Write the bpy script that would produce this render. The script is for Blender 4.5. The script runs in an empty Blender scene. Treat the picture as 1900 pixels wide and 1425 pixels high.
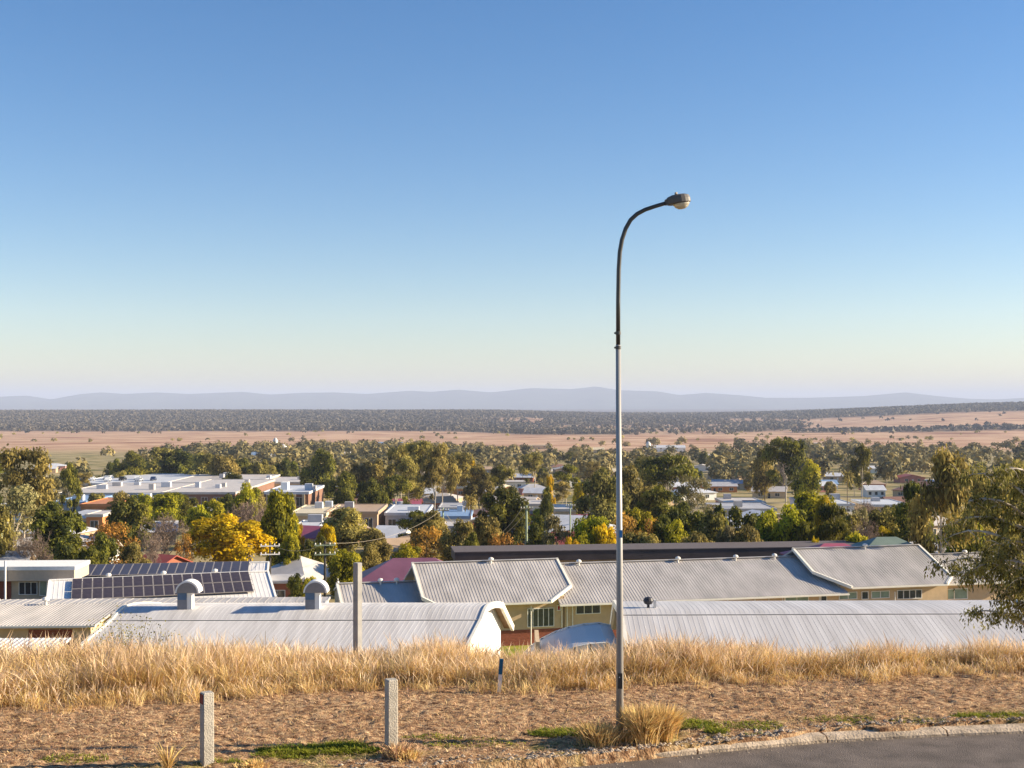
import bpy, math, random
import numpy as np
from mathutils import Vector, Matrix, Euler

# ---------------------------------------------------------------- camera, sky, sun, exposure
F, CX, HY, EYE = 2300.0, 950.0, 745.0, 5.3      # photo focal length (px), centre, horizon row, eye height above the verge
sc = bpy.context.scene
COL = sc.collection
cam_d = bpy.data.cameras.new('camera')
cam = bpy.data.objects.new('camera', cam_d); COL.objects.link(cam)
cam.location = (0, 0, EYE); cam.rotation_euler = (math.radians(90), 0, 0)
cam_d.sensor_width = 36; cam_d.lens = 36 * F / 1900
cam_d.shift_y = 32.5 / 1900
cam_d.clip_start = 0.1; cam_d.clip_end = 120000
sc.camera = cam

SUN_EL, SUN_AZ = 21.0, 86.0                     # degrees; azimuth clockwise from the view direction (+Y)
SKY_STRENGTH, SUN_STRENGTH = 0.067, 5.0
world = bpy.data.worlds.new('World'); sc.world = world; world.use_nodes = True
wn, wl = world.node_tree.nodes, world.node_tree.links
wn.clear()
wo = wn.new('ShaderNodeOutputWorld'); wb = wn.new('ShaderNodeBackground')
sky = wn.new('ShaderNodeTexSky'); sky.sky_type = 'NISHITA'; sky.sun_disc = False
sky.sun_elevation = math.radians(SUN_EL); sky.sun_rotation = math.radians(SUN_AZ)
sky.altitude = 400; sky.air_density = 1.0; sky.dust_density = 0.35; sky.ozone_density = 1.3
hs = wn.new('ShaderNodeHueSaturation'); hs.inputs['Saturation'].default_value = 1.34; hs.inputs['Hue'].default_value = 0.5
tint = wn.new('ShaderNodeMix'); tint.data_type = 'RGBA'; tint.blend_type = 'MULTIPLY'; tint.inputs[0].default_value = 1.0
tint.inputs[7].default_value = (0.965, 0.95, 1.03, 1)
wl.new(sky.outputs[0], tint.inputs[6]); wl.new(tint.outputs[2], hs.inputs['Color']); wl.new(hs.outputs[0], wb.inputs[0])
wb.inputs[1].default_value = SKY_STRENGTH
wl.new(wb.outputs[0], wo.inputs[0])

sd = bpy.data.lights.new('sun', 'SUN'); sd.energy = SUN_STRENGTH; sd.angle = math.radians(0.5)
sd.color = (1.0, 0.85, 0.62)
sun = bpy.data.objects.new('sun', sd); COL.objects.link(sun)
el, az = math.radians(SUN_EL), math.radians(SUN_AZ)
sdir = Vector((math.sin(az) * math.cos(el), math.cos(az) * math.cos(el), math.sin(el)))
sun.rotation_euler = sdir.to_track_quat('Z', 'Y').to_euler()
sun.location = (200, 0, 150)

vs = sc.view_settings
vs.view_transform = 'Standard'; vs.look = 'None'; vs.exposure = 1.22; vs.gamma = 1.0
vs.use_curve_mapping = False
sc.cycles.max_bounces = 6; sc.cycles.diffuse_bounces = 3; sc.cycles.volume_bounces = 0
sc.cycles.transparent_max_bounces = 8
sc.cycles.use_denoising = True
PI = math.pi
R = math.radians

# ---------------------------------------------------------------- helpers
def wx(px, Y): return (px - CX) / F * Y
def wz(py, Y): return EYE - (py - HY) / F * Y

def vnoise(x, y, seed=0):
    x = np.asarray(x, float); y = np.asarray(y, float)
    xi = np.floor(x).astype(np.int64); yi = np.floor(y).astype(np.int64)
    fx = x - xi; fy = y - yi
    fx = fx * fx * (3 - 2 * fx); fy = fy * fy * (3 - 2 * fy)
    def h(a, b):
        n = (a * 374761393 + b * 668265263 + seed * 1442695041) & 0xFFFFFFFF
        n = ((n ^ (n >> 13)) * 1274126177) & 0xFFFFFFFF
        return ((n ^ (n >> 16)) & 0xFFFF) / 65535.0
    a = h(xi, yi); b = h(xi + 1, yi); c = h(xi, yi + 1); d = h(xi + 1, yi + 1)
    return (a * (1 - fx) + b * fx) * (1 - fy) + (c * (1 - fx) + d * fx) * fy
def fbm(x, y, oct=4, seed=0):
    s = 0; a = 0.5
    for k in range(oct):
        s = s + a * (vnoise(x * 2 ** k, y * 2 ** k, seed + k) - 0.5); a *= 0.5
    return s
def sstep(v, a, b):
    t = np.clip((np.asarray(v, float) - a) / (b - a), 0, 1); return t * t * (3 - 2 * t)

GY = [-400, 4, 9, 24.6, 27, 40, 55, 70, 90, 105, 130, 150, 200, 300, 400, 600, 1200, 2000, 3000, 4500, 7000, 12000, 26000, 60000]
GZ = [3.7, 3.7, 0.05, 0, -0.8, -4.5, -8.3, -11, -13.8, -14.9, -16.3, -17.5, -20.5, -25, -29, -36, -46, -58, -68, -76, -84, -95, -112, -140]
def ground(x, y):
    """terrain height at (x, y); works on arrays"""
    x = np.asarray(x, float); y = np.asarray(y, float)
    z = np.interp(y, GY, GZ)
    s = x / np.maximum(y, 1.0)
    z = z + 3.0 * fbm(x / 160, y / 160, 2, 5) * sstep(y, 250, 700)
    # low wooded ridge on the left, plain in the middle, rising hill on the right
    w = sstep(y, 3300, 5200) * (1 - sstep(y, 6200, 9000))
    left = 13 * (1 - sstep(s, -0.06, 0.10)) + 20
    right = 50 * sstep(s, 0.14, 0.44)
    z = z + w * (left + right) + w * 9 * fbm(x / 700, y / 900, 3, 9)
    z = z + 30 * sstep(s, 0.19, 0.40) * sstep(y, 2500, 3600) * (1 - sstep(y, 3900, 5200)) * (1-w)
    return z
def g1(x, y): return float(ground(x, y))
def depth_for(px, py, h, lo=130., hi=3200.):
    """distance at which a point h above the ground lies on photo row py"""
    for _ in range(50):
        m = (lo + hi) / 2
        z = g1(wx(px, m), m) + h
        if HY + (EYE - z) * F / m > py: lo = m
        else: hi = m
    return (lo + hi) / 2

# ---- materials
MATS = {}
def mat(name, col, rough=0.85, var=0.18, scale=3.0, bump=0.0, metallic=0.0, col2=None, coord='Object',
        stretch=(1, 1, 1), objvar=0.0, trans=0.0, spec=0.3, attr=None, bscale=None):
    if name in MATS: return MATS[name]
    m = bpy.data.materials.new(name); m.use_nodes = True
    nt = m.node_tree; N, L = nt.nodes, nt.links; N.clear()
    out = N.new('ShaderNodeOutputMaterial'); p = N.new('ShaderNodeBsdfPrincipled')
    p.inputs['Roughness'].default_value = rough; p.inputs['Metallic'].default_value = metallic
    p.inputs['Specular IOR Level'].default_value = spec
    tc = N.new('ShaderNodeTexCoord'); mp = N.new('ShaderNodeMapping'); mp.inputs['Scale'].default_value = stretch
    L.new(tc.outputs[coord], mp.inputs[0])
    no = N.new('ShaderNodeTexNoise'); no.inputs['Scale'].default_value = scale; no.inputs['Detail'].default_value = 5
    L.new(mp.outputs[0], no.inputs['Vector'])
    ramp = N.new('ShaderNodeValToRGB')
    c2 = col2 if col2 else tuple(min(1, c * (1 + var)) for c in col)
    c1 = col if col2 else tuple(c * (1 - var) for c in col)
    ramp.color_ramp.elements[0].position = 0.33; ramp.color_ramp.elements[1].position = 0.67
    ramp.color_ramp.elements[0].color = (*c1, 1); ramp.color_ramp.elements[1].color = (*c2, 1)
    L.new(no.outputs[0], ramp.inputs[0])
    c = ramp.outputs[0]
    if objvar or attr:
        h = N.new('ShaderNodeHueSaturation')
        if attr:
            a = N.new('ShaderNodeAttribute'); a.attribute_name = attr; src = a.outputs['Fac']
        else:
            oi = N.new('ShaderNodeObjectInfo'); src = oi.outputs['Random']
        ov = objvar or 0.25
        mr = N.new('ShaderNodeMapRange'); mr.inputs[3].default_value = 1 - ov; mr.inputs[4].default_value = 1 + ov
        mh = N.new('ShaderNodeMapRange'); mh.inputs[3].default_value = 0.5 - 0.06 * ov; mh.inputs[4].default_value = 0.5 + 0.06 * ov
        mu = N.new('ShaderNodeMath'); mu.operation = 'MULTIPLY'; mu.inputs[1].default_value = 7.31
        fr = N.new('ShaderNodeMath'); fr.operation = 'FRACT'
        L.new(src, mr.inputs[0]); L.new(src, mu.inputs[0]); L.new(mu.outputs[0], fr.inputs[0]); L.new(fr.outputs[0], mh.inputs[0])
        L.new(mr.outputs[0], h.inputs['Value']); L.new(mh.outputs[0], h.inputs['Hue']); L.new(c, h.inputs['Color']); c = h.outputs[0]
    L.new(c, p.inputs['Base Color'])
    if bump:
        b = N.new('ShaderNodeBump'); b.inputs['Strength'].default_value = bump; b.inputs['Distance'].default_value = 0.05
        nb = N.new('ShaderNodeTexNoise'); nb.inputs['Scale'].default_value = bscale or scale * 4; nb.inputs['Detail'].default_value = 4
        L.new(tc.outputs[coord], nb.inputs['Vector']); L.new(nb.outputs[0], b.inputs['Height']); L.new(b.outputs[0], p.inputs['Normal'])
    if trans:
        t = N.new('ShaderNodeBsdfTranslucent'); L.new(c, t.inputs[0])
        mx = N.new('ShaderNodeMixShader'); mx.inputs[0].default_value = trans
        L.new(p.outputs[0], mx.inputs[1]); L.new(t.outputs[0], mx.inputs[2]); L.new(mx.outputs[0], out.inputs[0])
    else:
        L.new(p.outputs[0], out.inputs[0])
    MATS[name] = m
    return m

# ---- mesh building
def np_mesh(name, verts, faces, m=None, attr=None, smooth=False):
    verts = np.asarray(verts, np.float32); faces = np.asarray(faces, np.int32)
    me = bpy.data.meshes.new(name)
    k = faces.shape[1]
    me.vertices.add(len(verts)); me.vertices.foreach_set('co', verts.ravel())
    me.loops.add(faces.size); me.loops.foreach_set('vertex_index', faces.ravel())
    me.polygons.add(len(faces)); me.polygons.foreach_set('loop_start', np.arange(0, faces.size, k, dtype=np.int32))
    me.polygons.foreach_set('loop_total', np.full(len(faces), k, np.int32))
    if smooth: me.polygons.foreach_set('use_smooth', np.ones(len(faces), bool))
    if attr is not None:
        for an, av in attr.items():
            a = me.attributes.new(an, 'FLOAT', 'POINT'); a.data.foreach_set('value', np.asarray(av, np.float32))
    me.update(calc_edges=True)
    if m: me.materials.append(m)
    return me

class MB:
    """collects faces of one part"""
    def __init__(s): s.v = []; s.f = []
    def add(s, vs_, fs_):
        o = len(s.v); s.v += [tuple(v) for v in vs_]; s.f += [tuple(i + o for i in f) for f in fs_]; return s
    def box(s, x0, x1, y0, y1, z0, z1, M=None):
        vs_ = [(x, y, z) for z in (z0, z1) for y in (y0, y1) for x in (x0, x1)]
        if M is not None: vs_ = [tuple(M @ Vector(v)) for v in vs_]
        return s.add(vs_, [(0, 2, 3, 1), (4, 5, 7, 6), (0, 1, 5, 4), (2, 6, 7, 3), (0, 4, 6, 2), (1, 3, 7, 5)])
    def slab(s, top, th):
        """polygon 'top' given counter-clockwise from above, thickened downwards"""
        n = len(top); bot = [(x, y, z - th) for x, y, z in top]
        return s.add(list(top) + bot, [tuple(range(n)), tuple(range(2 * n - 1, n - 1, -1))] +
                     [(i, i + n, (i + 1) % n + n, (i + 1) % n) for i in range(n)])
    def tube(s, pts, rad, n=8, cap=True):
        pts = [Vector(p) for p in pts]; o = len(s.v)
        if not hasattr(rad, '__len__'): rad = [rad] * len(pts)
        up = Vector((0, 0, 1))
        for i, p in enumerate(pts):
            d = (pts[min(i + 1, len(pts) - 1)] - pts[max(i - 1, 0)]).normalized()
            a = d.cross(Vector((0, 1, 0)) if abs(d.y) < 0.9 else Vector((1, 0, 0))).normalized(); b = d.cross(a)
            for k in range(n):
                t = 2 * PI * k / n
                s.v.append(tuple(p + (a * math.cos(t) + b * math.sin(t)) * rad[i]))
        for i in range(len(pts) - 1):
            for k in range(n):
                a0 = o + i * n + k; a1 = o + i * n + (k + 1) % n
                s.f.append((a0, a1, a1 + n, a0 + n))
        if cap:
            s.f.append(tuple(o + k for k in range(n - 1, -1, -1)))
            e = o + (len(pts) - 1) * n; s.f.append(tuple(e + k for k in range(n)))
        return s
    def lathe(s, prof, n=14, c=(0, 0, 0)):
        o = len(s.v)
        for r, z in prof:
            for k in range(n):
                t = 2 * PI * k / n; s.v.append((c[0] + r * math.cos(t), c[1] + r * math.sin(t), c[2] + z))
        for i in range(len(prof) - 1):
            for k in range(n):
                a0 = o + i * n + k; a1 = o + i * n + (k + 1) % n
                s.f.append((a0, a1, a1 + n, a0 + n))
        s.f.append(tuple(o + k for k in range(n - 1, -1, -1)))
        e = o + (len(prof) - 1) * n; s.f.append(tuple(e + k for k in range(n)))
        return s
    def mesh(s, name, m, smooth=False):
        me = bpy.data.meshes.new(name); me.from_pydata(s.v, [], s.f); me.update()
        if smooth: me.polygons.foreach_set('use_smooth', np.ones(len(me.polygons), bool))
        me.materials.append(m); return me
    def obj(s, name, m, parent=None, smooth=False, loc=None):
        return link(name, s.mesh(name, m, smooth), parent, loc)

def link(name, me, parent=None, loc=None, rz=None):
    o = bpy.data.objects.new(name, me); COL.objects.link(o)
    if parent is not None: o.parent = parent
    if loc is not None: o.location = loc
    if rz is not None: o.rotation_euler = (0, 0, rz)
    return o
def thing(name, label, cat, loc=(0, 0, 0), rz=0, group=None, scale=None):
    o = link(name, None, None, loc, rz); o.empty_display_size = 0.5
    if scale is not None: o.scale = scale
    return tag(o, label, cat, group)
def tag(o, label, cat, group=None):
    o['label'] = label; o['category'] = cat
    if group: o['group'] = group
    return o
def kind(o, k, label=None):
    o['kind'] = k
    if label: o['label'] = label
    return o
# ---------------------------------------------------------------- terrain
def field_material():
    m = bpy.data.materials.new('terrain'); m.use_nodes = True
    N, L = m.node_tree.nodes, m.node_tree.links; N.clear()
    out = N.new('ShaderNodeOutputMaterial'); p = N.new('ShaderNodeBsdfPrincipled')
    p.inputs['Roughness'].default_value = 0.95; p.inputs['Specular IOR Level'].default_value = 0.1
    L.new(p.outputs[0], out.inputs[0])
    tc = N.new('ShaderNodeTexCoord')
    def noise(scale, st=(1, 1, 1), det=5):
        mp = N.new('ShaderNodeMapping'); mp.inputs['Scale'].default_value = st; L.new(tc.outputs['Object'], mp.inputs[0])
        n = N.new('ShaderNodeTexNoise'); n.inputs['Scale'].default_value = scale; n.inputs['Detail'].default_value = det
        L.new(mp.outputs[0], n.inputs['Vector']); return n.outputs[0]
    def ramp(src, cols):
        r = N.new('ShaderNodeValToRGB'); e = r.color_ramp.elements
        e[0].position = cols[0][0]; e[0].color = (*cols[0][1], 1); e[1].position = cols[-1][0]; e[1].color = (*cols[-1][1], 1)
        for pz, c in cols[1:-1]:
            q = e.new(pz); q.color = (*c, 1)
        L.new(src, r.inputs[0]); return r.outputs[0]
    def mix(f, a, b):
        x = N.new('ShaderNodeMix'); x.data_type = 'RGBA'
        L.new(f, x.inputs[0]); L.new(a, x.inputs[6]); L.new(b, x.inputs[7]); return x.outputs[2]
    def attr(n):
        a = N.new('ShaderNodeAttribute'); a.attribute_name = n; return a.outputs['Fac']
    town = ramp(noise(0.06), [(0.32, (0.10, 0.11, 0.035)), (0.5, (0.30, 0.24, 0.11)), (0.68, (0.42, 0.33, 0.19))])
    fields = ramp(noise(0.0045, (1, 1.6, 1), 7), [(0.34, (0.24, 0.115, 0.065)), (0.42, (0.46, 0.27, 0.165)), (0.50, (0.56, 0.38, 0.24)), (0.56, (0.36, 0.19, 0.115)), (0.66, (0.48, 0.33, 0.20))])
    wood = ramp(noise(0.02), [(0.35, (0.055, 0.042, 0.034)), (0.65, (0.095, 0.068, 0.052))])
    lawn = ramp(noise(0.5), [(0.35, (0.20, 0.22, 0.03)), (0.65, (0.36, 0.34, 0.06))])
    c = mix(attr('field'), town, fields)
    c = mix(attr('wood'), c, wood)
    c = mix(attr('lawn'), c, lawn)
    L.new(c, p.inputs['Base Color'])
    return m

ys = np.concatenate([np.array([-300, -120, -40, 0, 3, 6, 8, 10, 12, 15]), np.arange(17, 40, 1.0), np.arange(40, 160, 3.0),
                     np.geomspace(160, 3000, 150), np.geomspace(3040, 9500, 150), np.geomspace(9700, 60000, 30)])
tt = np.linspace(-1, 1, 331)
YY, TT = np.meshgrid(ys, tt, indexing='ij')
XX = TT * (70 + 0.85 * np.maximum(YY, 0))
ZZ = ground(XX, YY)
# the verge, kerb and road lie on top of this sheet near the camera
near = sstep(YY, 7, 9) * (1 - sstep(YY, 31, 34)) * (1 - sstep(np.abs(XX), 60, 75))
ZZ = ZZ - 0.6 * near
nr, nc = YY.shape
idx = np.arange(nr * nc).reshape(nr, nc)
fq = np.stack([idx[:-1, :-1], idx[:-1, 1:], idx[1:, 1:], idx[1:, :-1]], -1).reshape(-1, 4)
SS = XX / np.maximum(YY, 1)

def wood_density(x, y):
    """how densely wooded the far country is, 0..1"""
    x = np.asarray(x, float); y = np.asarray(y, float); s = x / np.maximum(y, 1)
    n = fbm(x / 420, y / 700, 4, 21) * 2
    lim = 2980 - 480 * sstep(s, -.06, .02) * (1 - sstep(s, .17, .21)); base = sstep(y, lim, lim + 260)
    # the right-hand paddock stays open, with a belt of trees below it
    hill = sstep(s, 0.185, 0.25) * (1 - sstep(y, 4150 , 4500))
    base = base * (1 - hill)
    belt = sstep(s, 0.215, 0.235) * (1 - np.clip(np.abs(y - 2850 - 150 * n) / 110, 0, 1)) * (n > -0.28)
    # middle: clearings among the scrub
    mid = sstep(s, -0.10, 0.02) * (1 - sstep(s, 0.19, 0.3))
    clear = mid * sstep(n, 0.10, 0.20) * (1 - sstep(y, 5200, 6200))
    base = base * (1 - 0.85 * clear)
    return np.clip(base + belt, 0, 1)

WD = wood_density(XX, YY)
FD = sstep(YY, 1150, 1500)
LW = np.zeros_like(XX)
LW = np.maximum(LW, (YY > 76) * (YY < 106) * (np.abs(XX - 1.5) < 9) * 1.0)
LW = np.maximum(LW, (YY > 90) * (YY < 122) * (np.abs(XX + 15.5) < 4.5) * 1.0)
terr = link('ground', np_mesh('ground', np.stack([XX, YY, ZZ], -1).reshape(-1, 3), fq, field_material(),
            {'field': FD.ravel(), 'wood': WD.ravel(), 'lawn': LW.ravel()}, smooth=True))
kind(terr, 'structure', 'dry valley floor with tan fields and dark scrub below the far hills')

# ---- far mountain range
ridge_px = [(-600, 742), (-300, 733), (-120, 738), (0, 736), (50, 734), (95, 741), (150, 731), (190, 728), (230, 731), (290, 728), (350, 731), (400, 729),
            (450, 727), (500, 732), (560, 729), (620, 728), (680, 731), (760, 725), (800, 727), (850, 723), (910, 728), (950, 724),
            (985, 720), (1060, 722), (1105, 717), (1150, 724), (1220, 726), (1260, 733), (1310, 729), (1370, 733), (1420, 738),
            (1500, 738), (1600, 735), (1680, 728), (1740, 735), (1800, 740), (1850, 741), (1900, 738), (2100, 734), (2500, 742)]
def mountains(name, y0, y1, y2, lift, seed, col, label):
    sx = np.linspace(-0.72, 0.72, 420); yy = np.concatenate([np.linspace(y0, y1, 26), np.linspace(y1, y2, 8)[1:]])
    Y2, S2 = np.meshgrid(yy, sx, indexing='ij')
    X2 = S2 * y1
    crest = EYE + (HY - np.interp(S2 * F + CX, [a for a, b in ridge_px], [b for a, b in ridge_px]) + lift) / F * y1
    base = -125.0
    t = np.where(Y2 <= y1, (Y2 - y0) / (y1 - y0), (y2 - Y2) / (y2 - y1))
    spur = 1 - np.abs(fbm(X2 / 1500, Y2 / 2600, 4, seed)) * 2.4
    prof = t ** 1.25
    h = prof * (1 - (1 - t) * (1 - np.clip(spur, 0.2, 1)) * 1.5)
    Z2 = base + (crest - base) * np.clip(h, 0, 1) + (1 - np.abs(2 * t - 1)) * 14 * fbm(X2 / 500, Y2 / 700, 3, seed + 4)
    n0, n1 = Y2.shape; i2 = np.arange(n0 * n1).reshape(n0, n1)
    f2 = np.stack([i2[:-1, :-1], i2[:-1, 1:], i2[1:, 1:], i2[1:, :-1]], -1).reshape(-1, 4)
    o = link(name, np_mesh(name, np.stack([X2, Y2, Z2], -1).reshape(-1, 3), f2, col, smooth=True))
    return kind(o, 'structure', label)
M_hill = mat('hill_scrub', (0.06, 0.07, 0.05), var=0.3, scale=0.004, rough=1, spec=0.0)
mountains('mountains', 19000, 22500, 25500, 0, 3, M_hill, 'long blue mountain range along the horizon')

# ---- haze: one closed box of pale even air
hz = MB().box(-40000, 40000, -120, 50000, -240, 330)
hm = bpy.data.materials.new('haze'); hm.use_nodes = True
hn, hl = hm.node_tree.nodes, hm.node_tree.links; hn.clear()
ho = hn.new('ShaderNodeOutputMaterial'); pv = hn.new('ShaderNodeVolumePrincipled')
HAZE = 6.8e-5
pv.inputs['Density'].default_value = HAZE; pv.inputs['Color'].default_value = (0.68, 0.77, 1.0, 1)
pv.inputs['Anisotropy'].default_value = 0.0
hl.new(pv.outputs[0], ho.inputs['Volume'])
hzo = hz.obj('haze', hm); kind(hzo, 'stuff', 'thin pale blue haze filling the valley air')

# ---------------------------------------------------------------- road, kerb, verge
KP = [(-60, 12.0), (-20, 15.2), (-9, 16.6), (-5, 17.2), (-2.6, 17.55), (0.39, 18.1), (2.46, 18.85), (4.7, 19.62), (8.3, 20.2), (14, 20.8), (24, 21.4), (60, 22.5)]
def kerb_y(x): return np.interp(x, [a for a, b in KP], [b for a, b in KP])
def smooth_kerb(x):
    return sum(kerb_y(np.asarray(x) + d) for d in (-1.2, -0.6, 0, 0.6, 1.2)) / 5
xs = np.arange(-60, 60.1, 0.5)
M_asph = mat('asphalt', (0.13, 0.105, 0.09), var=0.25, scale=2.2, bump=0.5, bscale=60, rough=0.85)
M_conc = mat('kerb_concrete', (0.44, 0.35, 0.26), var=0.35, scale=3.5, bump=0.5, bscale=25, rough=0.9)
ky = smooth_kerb(xs)
rows = [ky - 0.0, ky - 2.5, ky - 6.0, ky - 9.0]
rz_ = [-0.10, -0.07, -0.03, -0.06]
rv = np.concatenate([np.stack([xs, r, np.full_like(xs, z)], -1) for r, z in zip(rows, rz_)])
n = len(xs)
rf = np.array([(i + k * n, i + (k + 1) * n, i + 1 + (k + 1) * n, i + 1 + k * n) for k in range(3) for i in range(n - 1)])
kind(link('road', np_mesh('road', rv, rf, M_asph)), 'structure', 'grey asphalt road at the foot of the verge')

kerb = link('kerb', None); kerb['kind'] = 'structure'
random.seed(4)
x = -24.0
while x < 26:
    L_ = 1.7 + random.random() * 0.5
    gap = 0.03 if (random.random() < 0.8) else 0.25
    ya, yb = float(smooth_kerb(x)), float(smooth_kerb(x + L_))
    a = math.atan2(yb - ya, L_)
    M = Matrix.Translation((x, ya, 0)) @ Matrix.Rotation(a, 4, 'Z')
    b = MB()
    w = 0.24; zt = 0.005 + random.uniform(-0.02, 0.012)
    sec = [(0.0, -0.16), (0.0, zt - 0.05), (0.05, zt), (w, zt + 0.012), (w, -0.16)]
    pts = [tuple(M @ Vector((lx, yy_, zz_))) for lx in (0, math.hypot(L_, yb - ya)) for yy_, zz_ in sec]
    b.add(pts, [(0, 1, 2, 3, 4)[::-1], (5, 6, 7, 8, 9)] + [(i, i + 1, i + 6, i + 5) for i in range(4)])
    b.obj('kerb_stone', M_conc, kerb)
    x += L_ + gap

# verge: rough mown dead grass, built as a finely lumped sheet
def verge_far(x):   # foot of the tall grass
    return np.interp(x, [-30, -9.2, -6.5, -2.3, 0.5, 5.6, 8.8, 30], [20.6, 21.4, 22.2, 23.1, 22.9, 23.9, 24.4, 27.5])
def lumps(x, y):
    z = 0.09 * fbm(x / 0.13, y / 0.11, 2, 31) + 0.035 * fbm(x / 0.5, y / 0.35, 2, 33) + 0.05 * fbm(x / 1.5, y / 1.1, 3, 37)
    r = np.abs(fbm(x / 0.55, y / 0.22, 3, 41))
    z = z - 0.35 * np.clip(0.05 - r, 0, 1)
    return z
vx = np.arange(-20, 20.01, 0.045)
vt = np.concatenate([np.linspace(0, 0.62, 190), np.linspace(0.62, 1, 40)[1:]])
VT, VX = np.meshgrid(vt, vx, indexing='ij')
cover = 0.20 * np.maximum(sstep(VX, 4.3, 4.9) * (1 - sstep(VX, 5.7, 5.9)), sstep(VX, 6.4, 6.8)) + 0.03 + 0.10 * np.clip(fbm(VX / 0.5, VX * 0, 3, 57) + 0.2, 0, 1)
cover = np.minimum(cover, 0.22)
cover = np.where(VX < 4.25, -0.03 + 0.16 * np.clip(fbm(VX / 0.45, VX * 0, 3, 57) + 0.15, -0.1, 1), cover)
k0 = smooth_kerb(VX) + cover
VY = k0 + VT * (33 - k0)
edge = sstep(VY - k0, 0, 0.35)
VZ = np.interp(VY, GY, GZ) + 0.035 + lumps(VX, VY) * (0.25 + 0.75 * edge)
VZ[0] = -0.14
green = (1 - sstep(np.abs(VY - k0 - 0.45 - 0.5 * fbm(VX / 1.3, VY, 2, 60)), 0.12, 0.62)) * sstep(fbm(VX / 0.8, VY / 0.5, 3, 61), -0.04, 0.12)
n0, n1 = VX.shape; i2 = np.arange(n0 * n1).reshape(n0, n1)
vf = np.stack([i2[:-1, :-1], i2[:-1, 1:], i2[1:, 1:], i2[1:, :-1]], -1).reshape(-1, 4)
def verge_material():
    m = bpy.data.materials.new('dead_grass_ground'); m.use_nodes = True
    N, L = m.node_tree.nodes, m.node_tree.links; N.clear()
    out = N.new('ShaderNodeOutputMaterial'); p = N.new('ShaderNodeBsdfPrincipled')
    p.inputs['Roughness'].default_value = 0.95; p.inputs['Specular IOR Level'].default_value = 0.1
    L.new(p.outputs[0], out.inputs[0]); tc = N.new('ShaderNodeTexCoord')
    def noise(sc_, st, det=6):
        mp = N.new('ShaderNodeMapping'); mp.inputs['Scale'].default_value = st; L.new(tc.outputs['Object'], mp.inputs[0])
        n_ = N.new('ShaderNodeTexNoise'); n_.inputs['Scale'].default_value = sc_; n_.inputs['Detail'].default_value = det
        L.new(mp.outputs[0], n_.inputs['Vector']); return n_.outputs[0]
    r = N.new('ShaderNodeValToRGB'); e = r.color_ramp.elements
    e[0].position = 0.34; e[0].color = (0.11, 0.055, 0.03, 1); e[1].position = 0.70; e[1].color = (0.62, 0.44, 0.25, 1)
    q = e.new(0.50); q.color = (0.37, 0.215, 0.115, 1)
    L.new(noise(9, (1, 2.0, 1), 8), r.inputs[0])
    r2 = N.new('ShaderNodeValToRGB'); e = r2.color_ramp.elements
    e[0].position = 0.35; e[0].color = (0.10, 0.13, 0.02, 1); e[1].position = 0.65; e[1].color = (0.30, 0.32, 0.05, 1)
    L.new(noise(14, (1, 1, 1), 6), r2.inputs[0])
    a = N.new('ShaderNodeAttribute'); a.attribute_name = 'green'
    mx = N.new('ShaderNodeMix'); mx.data_type = 'RGBA'
    L.new(a.outputs['Fac'], mx.inputs[0]); L.new(r.outputs[0], mx.inputs[6]); L.new(r2.outputs[0], mx.inputs[7])
    L.new(mx.outputs[2], p.inputs['Base Color'])
    b = N.new('ShaderNodeBump'); b.inputs['Strength'].default_value = 0.9; b.inputs['Distance'].default_value = 0.04
    L.new(noise(30, (1, 1.6, 1), 4), b.inputs['Height']); L.new(b.outputs[0], p.inputs['Normal'])
    return m
verge = link('verge', np_mesh('verge', np.stack([VX, VY, VZ], -1).reshape(-1, 3), vf, verge_material(), {'green': green.ravel() * 0.55}, smooth=True))
kind(verge, 'structure', 'rough mown dead grass verge between the kerb and the tall grass')
def vz(x, y): return np.interp(y, GY, GZ) + 0.035 + lumps(x, y)

# ---- blades: strips of n segments, bent by their own weight
def blades(name, bx, by, bz, hgt, wid, bend, m, seg=3, seed=1, head=0.0, label=None, az=None):
    rng = np.random.default_rng(seed); n = len(bx)
    az = rng.uniform(0, 2 * PI, n) if az is None else az
    face = rng.uniform(0, 2 * PI, n)
    V = np.zeros((n, seg + 1, 2, 3), np.float32)
    for k in range(seg + 1):
        t = k / seg
        out = bend * hgt * t ** 1.8
        cx_ = bx + np.cos(az) * out; cy_ = by + np.sin(az) * out; cz_ = bz + hgt * t * (1 - 0.28 * bend * t)
        w = wid * (1 - t) ** 0.6 * (1 - 0.3 * t) + (head * wid * (2.2 if (k == seg - 1) else 0))
        if k == seg: w = wid * 0.15
        dx = np.cos(face) * w / 2; dy = np.sin(face) * w / 2
        V[:, k, 0] = np.stack([cx_ - dx, cy_ - dy, cz_], -1); V[:, k, 1] = np.stack([cx_ + dx, cy_ + dy, cz_], -1)
    base = (np.arange(n) * (seg + 1) * 2)[:, None]
    fs_ = []
    for k in range(seg):
        o = 2 * k; fs_.append(np.concatenate([base + o, base + o + 1, base + o + 3, base + o + 2], 1))
    fcs = np.stack(fs_, 1).reshape(-1, 4)
    rnd = np.repeat(rng.random(n), (seg + 1) * 2)
    o = link(name, np_mesh(name, V.reshape(-1, 3), fcs, m, {'rnd': rnd}))
    return kind(o, 'stuff', label)

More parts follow.
